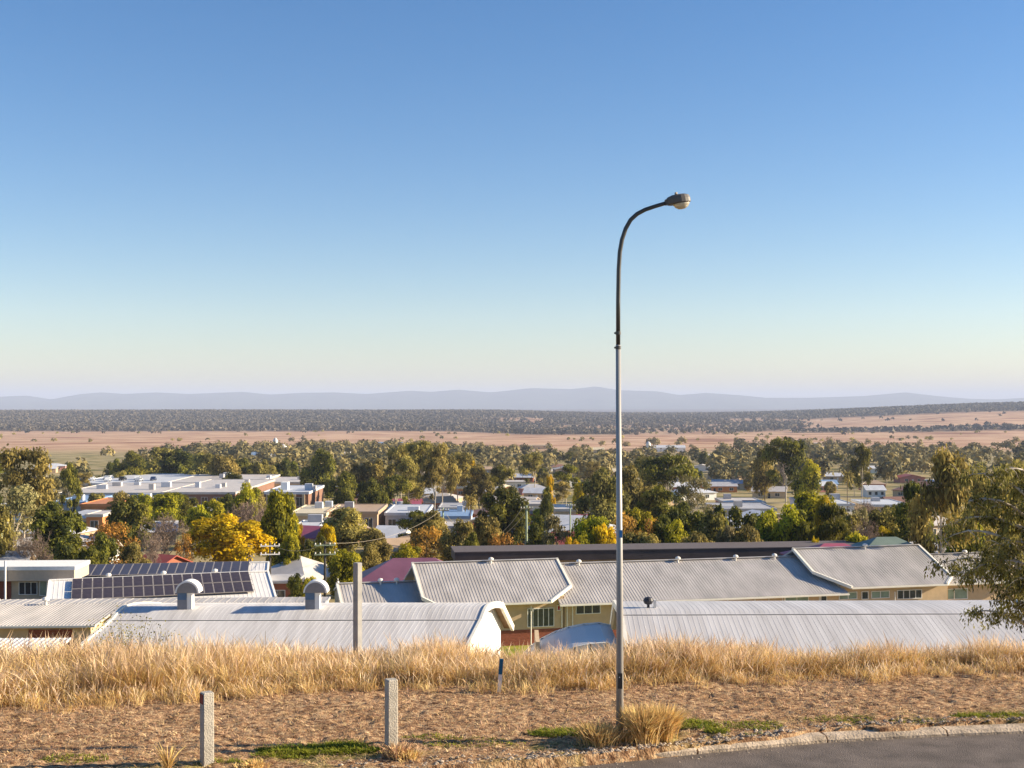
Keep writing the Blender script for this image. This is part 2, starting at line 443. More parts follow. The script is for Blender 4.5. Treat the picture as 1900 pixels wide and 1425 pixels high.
M_straw = mat('dry_grass', (0.56, 0.36, 0.12), col2=(0.86, 0.65, 0.31), scale=0.9, attr='rnd', objvar=0.28, trans=0.25, spec=0.15)
M_thatch = mat('thatch', (0.40, 0.24, 0.12), col2=(0.82, 0.58, 0.34), scale=1.4, attr='rnd', objvar=0.4, trans=0.15, spec=0.1)
M_gweed = mat('green_weed', (0.13, 0.17, 0.02), col2=(0.34, 0.34, 0.04), scale=4, attr='rnd', objvar=0.3, trans=0.3, spec=0.15)
rng = np.random.default_rng(11)
# tall dry grass along the lip of the bank: drifts of tufts
nt_ = 3400
tx = rng.uniform(-17, 17, nt_); td = rng.random(nt_) ** 1.35 * 3.4
ty = verge_far(tx) + 0.05 + td + 0.22 * fbm(tx / 0.6, tx * 0, 2, 70)
big = 0.80 + 0.55 * (fbm(tx / 1.6, ty / 1.5, 3, 71) * 2) + rng.normal(0, 0.10, nt_)
big = 0.68 * np.clip(big, 0.40, 1.3) * (1 + 0.12 * (1 - sstep(tx, -9, -1))) * (1 - 0.10 * sstep(tx, 4, 7))
fx = rng.uniform(-16, 16, 420); fd = -np.abs(rng.normal(0, .38, 420)); tx = np.concatenate([tx, fx]); td = np.concatenate([td, np.full(420, 2.)]); ty = np.concatenate([ty, verge_far(fx) + fd])
big = np.concatenate([big, rng.uniform(.16, .42, 420)]); nt_ = len(tx)
gap = fbm(tx / 0.9, ty / 0.7, 3, 72); kk = (gap > -0.10) | (td > 1.1); tx, ty, td, big = tx[kk], ty[kk], td[kk], big[kk]; nt_ = len(tx)
lean = rng.uniform(0, 2 * PI, nt_)
per = 42
bx = np.repeat(tx, per) + rng.normal(0, 0.10, nt_ * per); by = np.repeat(ty, per) + rng.normal(0, 0.07, nt_ * per)
hh = np.repeat(big, per) * rng.uniform(0.45, 1.02, nt_ * per) * 1.0
blades('tall_grass', bx, by, np.interp(by, GY, GZ), hh, 0.0075 * rng.uniform(0.6, 1.5, nt_ * per),
       rng.uniform(0.15, 1.0, nt_ * per), M_straw, seg=3, seed=5, head=0.25, az=np.repeat(lean, per) + rng.normal(0, 1.0, nt_ * per), label='belt of tall golden dry grass along the top of the bank')
# fine pale seed stalks standing above the leaves
nw_ = 26000; ii = rng.integers(0, nt_, nw_); wx_ = tx[ii] + rng.normal(0, .16, nw_); wy_ = ty[ii] + rng.normal(0, .12, nw_)
M_seed = mat('seed_heads', (0.60, 0.42, 0.25), col2=(0.84, 0.66, 0.46), scale=0.8, attr='rnd', objvar=0.2, trans=0.3, spec=0.1)
blades('grass_seed_stalks', wx_, wy_, np.interp(wy_, GY, GZ), big[ii] * rng.uniform(0.85, 1.28, nw_), 0.0055 * rng.uniform(.7, 1.5, nw_), rng.uniform(0.1, 0.7, nw_), M_seed, seg=4, seed=15, head=0.9,
       label='pale feathery seed stalks above the tall dry grass')
# short cut stubble on the verge
ns = 105000
sx_ = rng.uniform(-15, 15, ns); sy_ = smooth_kerb(sx_) + 0.25 + rng.random(ns) * (verge_far(sx_) + 0.6 - smooth_kerb(sx_))
dens = fbm(sx_ / 0.5, sy_ / 0.35, 3, 80) + rng.normal(0, 0.12, ns)
k_ = dens > -0.04; sx_, sy_ = sx_[k_], sy_[k_]; ns = len(sx_)
blades('cut_grass', sx_, sy_, vz(sx_, sy_) - 0.01, rng.uniform(0.03, 0.11, ns), 0.013 * rng.uniform(0.6, 1.4, ns), rng.uniform(0.8, 3.0, ns),
       M_thatch, seg=2, seed=6, label='short dead stubble lying over the mown verge')
# green weeds beside the kerb
def patch(cx_, cy_, rx, ry, n, h):
    a = rng.uniform(0, 2 * PI, n); r = np.sqrt(rng.random(n))
    return cx_ + np.cos(a) * r * rx, cy_ + np.sin(a) * r * ry, rng.uniform(0.4, 1, n) * h
def P0(px, py): Y = EYE * F / (py - HY); return wx(px, Y), Y
wp = []
for px, py, rx, ry, n_, h in [(590, 1400, 0.95, 0.22, 2600, 0.12), (530, 1408, 0.5, 0.15, 900, 0.09), (640, 1394, 0.35, 0.2, 700, 0.15), (1045, 1368, 0.55, 0.2, 1300, 0.11),
                              (1290, 1352, 0.4, 0.25, 800, 0.11), (1390, 1352, 0.55, 0.3, 900, 0.07), (1330, 1365, 0.2, 0.15, 300, 0.12),
                              (1560, 1340, 0.6, 0.2, 500, 0.06), (1840, 1333, 0.7, 0.16, 1100, 0.08), (1700, 1343, 0.5, 0.2, 400, 0.05), (1420, 1370, 0.3, 0.12, 260, 0.06),
                              (880, 1385, 0.8, 0.3, 500, 0.06), (140, 1416, 0.5, 0.2, 400, 0.07), (430, 1422, 0.4, 0.1, 250, 0.08), (800, 1375, 0.5, 0.15, 300, 0.06)]:
    cx_, cy_ = P0(px, py); wp.append(patch(cx_, cy_, rx, ry, n_, h))
gx, gy_, gh = [np.concatenate(a) for a in zip(*wp)]
k_ = gy_ > smooth_kerb(gx) + 0.2; gx, gy_, gh = gx[k_], gy_[k_], gh[k_]
blades('green_weeds', gx, gy_, vz(gx, gy_) - 0.01, gh, 0.02 * rng.uniform(0.6, 1.5, len(gx)), rng.uniform(0.3, 1.6, len(gx)), M_gweed, seg=2, seed=8,
       label='low bright green weeds growing beside the kerb')
# loose stones and crumbled concrete next to the kerb
sb = MB(); rs = random.Random(3)
for i in range(1500):
    x_ = rs.uniform(-2.5, 14) if i % 3 else rs.uniform(0.2, 4.5)
    y_ = float(smooth_kerb(x_)) + 0.24 + abs(rs.gauss(0, 0.20)); r_ = rs.uniform(0.006, 0.030) * (1.3 if rs.random() < .15 else 1)
    y_ = y_ - (0.2 if x_ < 4.2 else 0); z_ = float(vz(x_, y_)) + r_ * 0.2
    if i % 11 == 1:
        y_ = float(smooth_kerb(x_)) - abs(rs.gauss(0.02, .16)); r_ *= .55; z_ = -0.10 + .005
    vs_ = []
    for k in range(5): t = 2 * PI * k / 5 + rs.random() * .6; vs_.append((x_ + r_ * math.cos(t) * 1.3, y_ + r_ * math.sin(t), z_))
    vs_ += [(x_, y_, z_ + r_ * rs.uniform(.5, 1)), (x_, y_, z_ - r_)]
    sb.add(vs_, [(k, (k + 1) % 5, 5) for k in range(5)] + [((k + 1) % 5, k, 6) for k in range(5)])
kind(sb.obj('gravel', mat('pale_stone', (0.36, 0.29, 0.22), var=0.4, scale=6)), 'stuff', 'pale gravel and crumbled concrete along the kerb')

# separate dry tussocks that stand clear of the belt
def tussock(px, py, Y, n_, r_, h, label, lean=0, mat_=None, cat='grass tuft'):
    x_, y_ = wx(px, Y), Y
    a = rng.uniform(0, 2 * PI, n_); rr = np.abs(rng.normal(0, r_ * 0.5, n_))
    o = blades('grass_tussock', np.cos(a) * rr, np.sin(a) * rr, np.zeros(n_) - 0.03, h * rng.uniform(0.35, 1, n_), 0.013 * rng.uniform(0.7, 1.5, n_),
               rng.uniform(0.15, 0.8, n_), mat_ or M_straw, seg=3, seed=int(px), head=0.4, az=a + rng.normal(0, 0.5, n_))
    del o['kind']; o.location = (x_, y_, float(vz(x_, y_))); tag(o, label, cat); return o
tussock(1110, 1370, 19.0, 1200, 0.24, 0.42, 'feathery dry grass tuft immediately left of the street lamp base')
tussock(1160, 1375, 19.05, 380, 0.13, 0.26, 'dry grass tuft in front of the street lamp base')
tussock(1192, 1370, 19.1, 1300, 0.17, 0.66, 'dense dry grass tuft just right of the street lamp base')
tussock(1232, 1365, 19.25, 1000, 0.13, 0.62, 'arching dry grass tuft furthest right of the street lamp base')
tussock(738, 1408, 18.3, 420, 0.17, 0.30, 'brown dead weed tangle at the foot of the middle concrete post', mat_=M_thatch)
tussock(757, 1415, 18.2, 300, 0.15, 0.20, 'low dry tuft right of the foot of the middle concrete post')
tussock(312, 1440, 17.6, 70, 0.05, 0.46, 'thin upright dry tuft left of the leftmost concrete post')
tussock(470, 1425, 17.75, 350, 0.2, 0.17, 'low pale tuft right of the leftmost concrete post foot')

# ---------------------------------------------------------------- street lamp
LY = 19.3
def LP(px, py): return (wx(px, LY) - wx(1150, LY), 0, wz(py, LY))
lx0 = wx(1150, LY)
lamp = thing('street_lamp', 'tall grey street lamp with curved arm standing in the dry verge', 'street lamp', (lx0, LY, 0.0))
M_galv = mat('galvanised_steel', (0.33, 0.315, 0.30), var=0.12, scale=2.0, rough=0.42, metallic=0.15, stretch=(8, 8, 0.5), spec=0.5)
M_galv2 = mat('dark_steel', (0.06, 0.057, 0.055), var=0.15, scale=3.0, rough=0.4, metallic=0.3, spec=0.5)  # darker steel for the arm, collars, bolts and cover
px0 = LP(1147.0, 640)
MB().tube([(0, 0, -0.3), (0.0, 0, 2.2), (px0[0], 0, px0[2])], [0.062, 0.052, 0.038], n=12).obj('pole', M_galv, lamp, smooth=True)
cv = [(1147, 642), (1147, 560), (1148, 500), (1150, 468), (1154, 445), (1161, 424), (1170, 408), (1182, 397), (1197, 389), (1215, 383), (1240, 375.5)]
MB().tube([LP(*c) for c in cv], [0.034] * 5 + [0.033] * 3 + [0.032, 0.031, 0.030], n=12).obj('arm', M_galv2, lamp, smooth=True)
for py in (618, 645):
    MB().tube([LP(1147, py - 3), LP(1147, py + 3)], 0.043, n=12).obj('collar', M_galv2, lamp)
    a = LP(1147, py); MB().tube([(a[0] - 0.062, 0, a[2]), (a[0] - 0.04, 0, a[2])], 0.014, n=6).obj('bolt', M_galv2, lamp)
hc = LP(1259, 373)
HM = Matrix.Translation(hc) @ Matrix.Rotation(R(-9), 4, 'Y')
def ellip(mb, M, prof, sx, sy, n=18):
    o = len(mb.v)
    for r, z in prof:
        for k in range(n):
            t = 2 * PI * k / n; mb.v.append(tuple(M @ Vector((r * sx * math.cos(t), r * sy * math.sin(t), z))))
    for i in range(len(prof) - 1):
        for k in range(n):
            a0 = o + i * n + k; a1 = o + i * n + (k + 1) % n; mb.f.append((a0, a1, a1 + n, a0 + n))
    mb.f.append(tuple(o + k for k in range(n - 1, -1, -1))); e = o + (len(prof) - 1) * n; mb.f.append(tuple(e + k for k in range(n)))
    return mb
hb = MB(); ellip(hb, HM, [(0.90, -0.045), (1.0, -0.03), (1.0, 0.03), (0.92, 0.075), (0.6, 0.098), (0.0001, 0.105)], 0.19, 0.13)
hb.box(-0.21, -0.12, -0.045, 0.045, -0.035, 0.05, HM)
hb.obj('lamp_housing', mat('lamp_paint', (0.10, 0.09, 0.085), rough=0.45, var=0.2), lamp, smooth=False)
gm = bpy.data.materials.new('lamp_glass'); gm.use_nodes = True
gp = gm.node_tree.nodes['Principled BSDF']; gp.inputs['Base Color'].default_value = (0.75, 0.68, 0.55, 1); gp.inputs['Roughness'].default_value = 0.12
gp.inputs['Transmission Weight'].default_value = 0.35; gp.inputs['IOR'].default_value = 1.45
lb = MB(); ellip(lb, HM @ Matrix.Translation((0.035, 0, 0)), [(0.0001, -0.135), (0.4, -0.128), (0.75, -0.10), (0.95, -0.06), (1.0, -0.046)], 0.135, 0.105)
lb.obj('lamp_lens', gm, lamp, smooth=True)
MB().tube([tuple(HM @ Vector((-0.03, -0.06, 0.10))), tuple(HM @ Vector((-0.03, -0.06, 0.13)))], 0.022, n=8).obj('light_sensor', M_conc, lamp)
a = LP(1150, 990)
MB().box(-0.012, 0.035, -0.058, -0.054, a[2] - 0.06, a[2] + 0.06).obj('sticker', mat('blue_sticker', (0.05, 0.2, 0.45), var=0.05), lamp)
a = LP(1150, 1262)
MB().box(-0.035, 0.035, -0.066, -0.050, a[2] - 0.12, a[2] + 0.12).obj('access_cover', M_galv2, lamp)
MB().tube([(-0.01, -0.072, a[2] + .06), (-0.01, -0.066, a[2] + .06)], 0.009, n=6).obj('screw', mat('white_metal', (0.8, 0.8, 0.78), rough=0.3, var=.02), lamp)

# ---------------------------------------------------------------- posts
M_post = mat('post_concrete', (0.43, 0.39, 0.33), var=0.14, scale=5, bump=0.5, bscale=50, rough=0.9)
M_mark = mat('red_brown_stain', (0.22, 0.05, 0.03), var=0.2, scale=8)
def post(px, top, Y, side, rz, label, h_extra=0.3, name='concrete_post', stain=False, m=M_post, base=None):
    x_ = wx(px, Y); zt = wz(top, Y); zb = g1(x_, Y) if base is None else base
    t = thing(name, label, 'post', (x_, Y, zb), rz)
    h = side / 2; c = 0.012; H = zt - zb
    sec = lambda q: [(-q + c, -q), (q - c, -q), (q, -q + c), (q, q - c), (q - c, q), (-q + c, q), (-q, q - c), (-q, -q + c)]
    vv = [(a_, b_, -h_extra) for a_, b_ in sec(h)] + [(a_, b_, H - 0.015) for a_, b_ in sec(h * 0.97)] + [(a_, b_, H) for a_, b_ in sec(h * 0.88)]
    ff = [(i + k * 8, (i + 1) % 8 + k * 8, (i + 1) % 8 + (k + 1) * 8, i + (k + 1) * 8) for k in range(2) for i in range(8)]
    ff += [tuple(range(7, -1, -1)), tuple(range(16, 24))]
    MB().add(vv, ff).obj('shaft', m, t)
    if stain: MB().box(-h - 0.004, -h + 0.006, -h * 0.8, h * 0.8, H - 0.16, H - 0.02).obj('painted_mark', M_mark, t)
    return t
post(384, 1284, 17.95, 0.165, R(33), 'squat grey concrete post with a red-brown mark near its top, leftmost post', stain=True)
post(726, 1260, 18.75, 0.165, R(26), 'grey concrete post on the verge with dead weeds at its foot')
post(663.5, 1044, 25.6, 0.145, R(50), 'tall grey square post rising out of the tall dry grass', name='square_post', h_extra=0.8,
     m=mat('post_grey', (0.30, 0.29, 0.28), var=0.15, scale=4, rough=0.85))
mk = thing('marker_stake', 'short leaning marker stake, blue above and white below, in the tall grass', 'stake', (wx(926, 22.45), 22.45, 0.02))
mk.rotation_euler = (0, R(4), 0)
MB().box(-0.035, 0.035, -0.02, 0.02, -0.2, 0.34).obj('white_band', mat('white_paint', (0.75, 0.73, 0.70), var=0.06), mk)
MB().box(-0.036, 0.036, -0.021, 0.021, 0.343, 0.62).obj('blue_band', mat('blue_paint', (0.02, 0.12, 0.22), var=0.1), mk)
# ---------------------------------------------------------------- roofs and walls
M_roofg = mat('grey_metal_roof', (0.46, 0.425, 0.395), var=0.17, scale=0.8, rough=0.5, metallic=0.0, stretch=(1, 0.25, 1), spec=0.35)
M_roofl = mat('pale_metal_roof', (0.60, 0.57, 0.55), var=0.08, scale=0.5, rough=0.42, stretch=(1, 0.2, 1), spec=0.4)
M_roofw = mat('white_metal_roof', (0.76, 0.73, 0.70), var=0.05, scale=0.6, rough=0.45, spec=0.35)
M_arch = mat('weathered_zinc_roof', (0.50, 0.475, 0.46), col2=(0.64, 0.615, 0.60), scale=1.2, rough=0.5, stretch=(1.6, 0.12, 0.3), spec=0.35)
M_trim = mat('cream_trim', (0.80, 0.76, 0.66), var=0.05, rough=0.6)
M_white = mat('white_wall', (0.80, 0.78, 0.74), var=0.05, rough=0.8)
M_cream = mat('cream_wall', (0.60, 0.44, 0.27), var=0.08, rough=0.85, scale=1.5)
M_beige = mat('beige_wall', (0.52, 0.42, 0.30), var=0.08, rough=0.85, scale=1.5)
M_brick = mat('red_brick', (0.27, 0.085, 0.05), var=0.25, scale=4, rough=0.9, stretch=(1, 1, 3))
M_dark = mat('dark_opening', (0.03, 0.03, 0.035), var=0.2, rough=0.7)
M_glass = mat('window_glass', (0.045, 0.055, 0.06), var=0.3, rough=0.12, spec=0.6)
M_glassg = mat('green_blind', (0.25, 0.34, 0.27), var=0.2, rough=0.3, spec=0.5, scale=1)
M_soffit = mat('brown_soffit', (0.24, 0.15, 0.09), var=0.15)
M_vent = mat('vent_cap', (0.78, 0.74, 0.68), var=0.05, rough=0.4)
M_orange = mat('orange_door', (0.50, 0.17, 0.04), var=0.1)
M_purple = mat('purple_roof', (0.20, 0.085, 0.13), var=0.12, rough=0.5, scale=0.6)
M_brownr = mat('dark_brown_cladding', (0.075, 0.058, 0.055), var=0.2, scale=0.5, rough=0.75)

def poly_vrange(poly, u):
    vs_ = []
    for i in range(len(poly)):
        (a, b), (c, d) = poly[i], poly[(i + 1) % len(poly)]
        if (a - u) * (c - u) <= 0 and abs(a - c) > 1e-6: vs_.append(b + (d - b) * (u - a) / (c - a))
    return (min(vs_), max(vs_)) if len(vs_) > 1 else None
def ribbed(poly, zf, th=0.14, step=0.26, rib=0.022, rw=0.06, axis='v'):
    """sheet of roof over a convex outline (u, v), raised seams running up the slope"""
    mb = MB(); mb.slab([(u, v, zf(u, v)) for u, v in poly], th)
    if axis == 'u': rp = [(v, u) for u, v in poly]
    else: rp = poly
    u0 = min(p[0] for p in rp); u1 = max(p[0] for p in rp); n = int((u1 - u0) / step)
    for i in range(n + 1):
        u = u0 + 0.06 + i * (u1 - u0 - 0.12) / max(n, 1); r = poly_vrange(rp, u)
        if not r or r[1] - r[0] < 0.1: continue
        a, b = r[0] + 0.01, r[1] - 0.01
        pts = []
        for w in (-rw / 2, rw / 2):
            for v in (a, b):
                q = (v, u + w) if axis == 'u' else (u + w, v)
                pts.append((q[0], q[1], zf(*q)))
        lo = [(x, y, z - 0.02) for x, y, z in pts]; hi = [(x, y, z + rib) for x, y, z in pts]
        mb.add(lo + hi, [(4, 5, 7, 6), (0, 1, 5, 4), (2, 6, 7, 3), (0, 4, 6, 2), (1, 3, 7, 5)])
    return mb
def strip_along(mb, pts, w, h, up=0.0):
    """a rectangular bar along a 3-D polyline"""
    for a, b in zip(pts[:-1], pts[1:]):
        a, b = Vector(a), Vector(b); d = b - a; L_ = d.length
        M = Matrix.Translation(a) @ d.to_track_quat('X', 'Z').to_matrix().to_4x4()
        mb.box(-w * 0.2, L_ + w * 0.2, -w / 2, w / 2, -h + up, up, M)
    return mb
def roof_vent(parent, loc, s=1.0):
    MB().lathe([(0.09 * s, -0.25), (0.09 * s, 0.28 * s), (0.24 * s, 0.30 * s), (0.27 * s, 0.40 * s), (0.20 * s, 0.52 * s), (0.05 * s, 0.58 * s)], 12).obj('roof_vent', M_vent, parent, loc=loc)
def window(parent, x0, x1, z0, z1, y, face='front', mull=1, glass=None, frame=None, x=None, name='window'):
    """framed window on a wall facing -y ('front') or +x ('right'); panes are sub-parts"""
    fm, pm = MB(), MB()
    t = 0.06
    for k in range(mull + 1):
        a = x0 + (x1 - x0 - t) * k / mull; fm.box(a, a + t, -0.06, 0.02, z0, z1)
    fm.box(x0 + .001, x1 - .001, -0.058, 0.018, z1 - t, z1 - .001); fm.box(x0 + .001, x1 - .001, -0.07, 0.018, z0 + .001, z0 + t)
    w = fm.obj(name, frame or M_white, parent)
    pm.box(x0 + .02, x1 - .02, -0.02, 0.01, z0 + .02, z1 - .02).obj('pane', glass or M_glass, w)
    if face == 'front': w.location = (0, y, 0)
    elif face == 'right': w.rotation_euler = (0, 0, PI / 2); w.location = (x, 0, 0)
    return w

# ---- A. the long school building
OX, OY, TH = -8.4, 105.0, math.atan2(11, 46.4)
ZB = -15.4
def u_at(px, v=0.0):
    s = (px - CX) / F; c, sn = math.cos(TH), math.sin(TH)
    return (s * (OY + v * c) - OX + v * sn) / (c - s * sn)
def y_at(u, v): return OY + u * math.sin(TH) + v * math.cos(TH)
school = thing('school_building', 'long low school building with stepped grey metal roofs, cream walls and brick base', 'school', (OX, OY, ZB), TH)
VE = -6.5
def school_roof(uL, uR, zr, ze, cutL, cutR, trimL, trimR, m=M_roofg, back=6.0, vE=VE):
    zr -= ZB; ze -= ZB; k = (zr - ze) / -vE
    zf = lambda u, v: zr + k * v if v <= 0 else zr - k * v
    poly = [(uL, 0), (uL, vE + cutL * 1.1), (uL + cutL, vE), (uR - cutR, vE), (uR, vE + cutR * 0.95), (uR, 0)]
    if cutL == 0: poly = [p for i, p in enumerate(poly) if i != 1]
    if cutR == 0: poly = [p for p in poly if p != (uR, vE + 0.0)] if False else ([q for i, q in enumerate(poly) if not (q == (uR, vE + cutR * 0.95) and poly.index(q) != i)])
    seen = []
    for q in poly:
        if q not in seen: seen.append(q)
    poly = seen
    r = ribbed(poly, zf, th=0.16).obj('roof', m, school)
    ribbed([(uL, back), (uL, 0.02), (uR, 0.02), (uR, back)], zf, th=0.16).obj('roof', m, school)
    def tr(pts, w=0.20, h=0.26):
        t = MB(); strip_along(t, [(u, v, zf(u, v) + 0.10) for u, v in pts], w, h); t.obj('barge_board', M_trim, r)
    if trimL: tr([(uL - 0.02, back), (uL - 0.02, 0)] if False else [(uL - 0.02, 0), (uL - 0.02, vE + cutL * 1.1)] + ([(uL + cutL, vE - 0.02)] if cutL else []))
    if trimR: tr([(uR + 0.02, 0), (uR + 0.02, vE + cutR * 0.95)] + ([(uR - cutR, vE - 0.02)] if cutR else []))
    g = MB(); strip_along(g, [(uL + cutL, vE - 0.09, ze - 0.05), (uR - cutR, vE - 0.09, ze - 0.05)], 0.14, 0.13); g.obj('gutter', M_trim, r)
    cp = MB(); strip_along(cp, [(uL, 0, zr + 0.09), (uR, 0, zr + 0.09)], 0.35, 0.05); cp.obj('ridge_cap', m, r)
    return zf
u1, u2, u3, u4, u5 = u_at(766), u_at(1033), u_at(1472), u_at(1704), u_at(1842)
zS1 = school_roof(u1, u2, -8.42, -10.95, 1.0, 2.3, True, True)
zS3 = school_roof(u3, u4, -8.15, -10.75, 2.3, 1.2, True, True)
zS2 = school_roof(u2 - 1.5, u3 + 2.0, -8.85, -11.25, 0, 0, False, False, back=5.5)
zS4 = school_roof(u4 - 0.5, u5, -9.05, -11.0, 0, 0, False, True, back=5, vE=-5.0)
zS0 = school_roof(u_at(626), u1 + 0.4, -9.95, -11.35, 1.3, 0, True, False, back=3.5, vE=-5.2)
# walls under the eaves
def swall(ua, ub, ztop, vf=-5.7, brick=-13.35):
    MB().box(ua, ub, vf, vf + 0.25, brick - ZB, ztop - ZB).obj('wall', M_cream, school)
    MB().box(ua - 0.01, ub + 0.01, vf - 0.03, vf + 0.25, -0.8, brick - ZB - 0.002).obj('brick_base', M_brick, school)
swall(u_at(640, -4.4), u1 + 0.5, -11.2, vf=-4.4)
swall(u1 + 0.8, u2 - 1.0, -10.7); swall(u2 - 0.9, u3 + 1.6, -11.05); swall(u3 + 1.7, u4 - 0.6, -10.5); swall(u4 - 0.5, u5 - 0.4, -10.75, vf=-4.3)
MB().box(u_at(640, -4.4), u5 - 0.5, -1.2, 4.5, -0.8, -10.9 - ZB).obj('wall', M_cream, school)
for ua, zf, ub in ((u1 + 0.8, zS1, None), (u2 - 1.0, zS1, None), (u3 + 1.7, zS3, None), (u4 - 0.6, zS3, None), (u5 - 0.6, zS4, None)):
    vv = [(-5.6 if zf is not zS4 else -4.2), 0, 4.5]
    pts = [(ua + d, v, zf(ua, v) - 0.17) for d in (-0.1, 0.1) for v in vv] + [(ua + d, v, -0.8) for d in (-0.1, 0.1) for v in (vv[0], vv[2])]
    MB().add(pts, [(0, 1, 2, 7, 6), (5, 4, 3, 8, 9), (0, 3, 4, 1), (1, 4, 5, 2)]).obj('end_wall', M_cream, school)
def swin(pa, pb, ta, tb, n, glass=None, vf=-5.7, name='window'):
    ua, ub = u_at(pa, vf), u_at(pb, vf)
    yy = y_at((ua + ub) / 2, vf); z1_, z0_ = wz(ta, yy) - ZB, wz(tb, yy) - ZB
    return window(school, ua, ub, z0_, z1_, vf - 0.02, mull=n, glass=glass, name=name)
for pa, pb, ta, tb, n, gl in [(1068, 1114, 1121, 1139, 3, M_glass), (1240, 1266, 1113, 1128, 1, M_glassg), (1288, 1312, 1111, 1127, 1, M_glassg), (1400, 1452, 1106, 1124, 2, M_cream),
                              (1456, 1500, 1104, 1122, 2, M_glassg), (1556, 1590, 1098, 1112, 2, M_glassg), (1598, 1611, 1097, 1112, 1, M_glass), (1616, 1650, 1096, 1110, 2, M_glassg),
                              (1664, 1710, 1094, 1111, 4, M_glass), (1745, 1795, 1092, 1112, 2, M_glassg)]:
    swin(pa, pb, ta, tb, n, gl, vf=-5.7 if pb < 1720 else -4.3)
swin(1272, 1285, 1112, 1150, 1, M_orange, name='door'); swin(1522, 1534, 1104, 1140, 1, M_glass, name='door')
swin(978, 1028, 1128, 1163, 5, M_glass, name='entrance_doors'); swin(1033, 1040, 1123, 1133, 1, mat('red_sign', (0.4, 0.03, 0.03), var=.05), name='fire_sign')
for px in (1042, 1052, 1062, 1160, 1250, 1350, 1400, 1455):
    u = u_at(px, -5.7); MB().box(u - 0.04, u + 0.04, -5.80, -5.705, -13.3 - ZB, -11.2 - ZB).obj('downpipe', M_trim, school)
for px in (985, 1145, 1520, 1660):
    u = u_at(px, -6.2); MB().tube([(u, -6.25, -0.5), (u, -6.25, -11.35 - ZB)], 0.05, n=8).obj('veranda_post', M_trim, school)
# seat and rail at the right-hand veranda
ub_, uc_ = u_at(1662, -6.4), u_at(1714, -6.4)
rb = MB(); rb.box(ub_, uc_, -6.45, -6.38, -12.55 - ZB, -12.42 - ZB)
for q in (ub_ + .1, (ub_ + uc_) / 2, uc_ - .1): rb.box(q - .04, q + .04, -6.449, -6.385, -15.6 - ZB, -12.552 - ZB)
rb.obj('veranda_rail', M_beige, school)
for px, py in ((911, 1040), (1074, 1042), (1258, 1035), (1437, 1029), (1605, 1020), (1365, 1029), (1790, 1040), (736, 1073), (706, 1074)):
    zf = zS1 if 766 < px < 1033 else zS2 if px < 1472 and px > 1033 else zS3 if 1472 < px < 1704 else zS4 if px > 1704 else zS0
    u = u_at(px, -0.35); roof_vent(school, (u, -0.35, zf(u, -0.35)), 0.9)

# ---- B. long dark building behind the school
bd = thing('long_shed', 'long dark brown flat-roofed building stretching behind the school roofs', 'building', (wx(850, 128), 128, -16.5), R(7))
Lb = (wx(1600, 136) - wx(850, 128)) / math.cos(R(7))
zt = wz(1024, 128) + 16.5
MB().box(0, Lb, 0, 4, -1, zt - 0.95).obj('wall', M_beige, bd)
MB().box(-0.4, Lb + 0.4, -0.8, 4.3, zt - 0.95, zt).obj('roof', M_brownr, bd)
MB().box(-0.45, Lb + 0.45, -0.85, 4.35, zt + 0.002, zt + 0.10).obj('roof_edge', mat('edge_dark', (0.12, 0.10, 0.10), var=.1), bd)
for k in range(16):
    a = 2.0 + k * (Lb - 4) / 16
    if 5 <= k: window(bd, a + .3, a + 2.0, zt - 2.4, zt - 1.45, -0.03, mull=2, frame=M_roofl)
for k in range(5): MB().box(0.5 + k * 2.6, 2.7 + k * 2.6, -0.05, 0.0, zt - 2.6, zt - 1.4).obj('panel', M_roofl if k > 1 else M_brownr, bd)

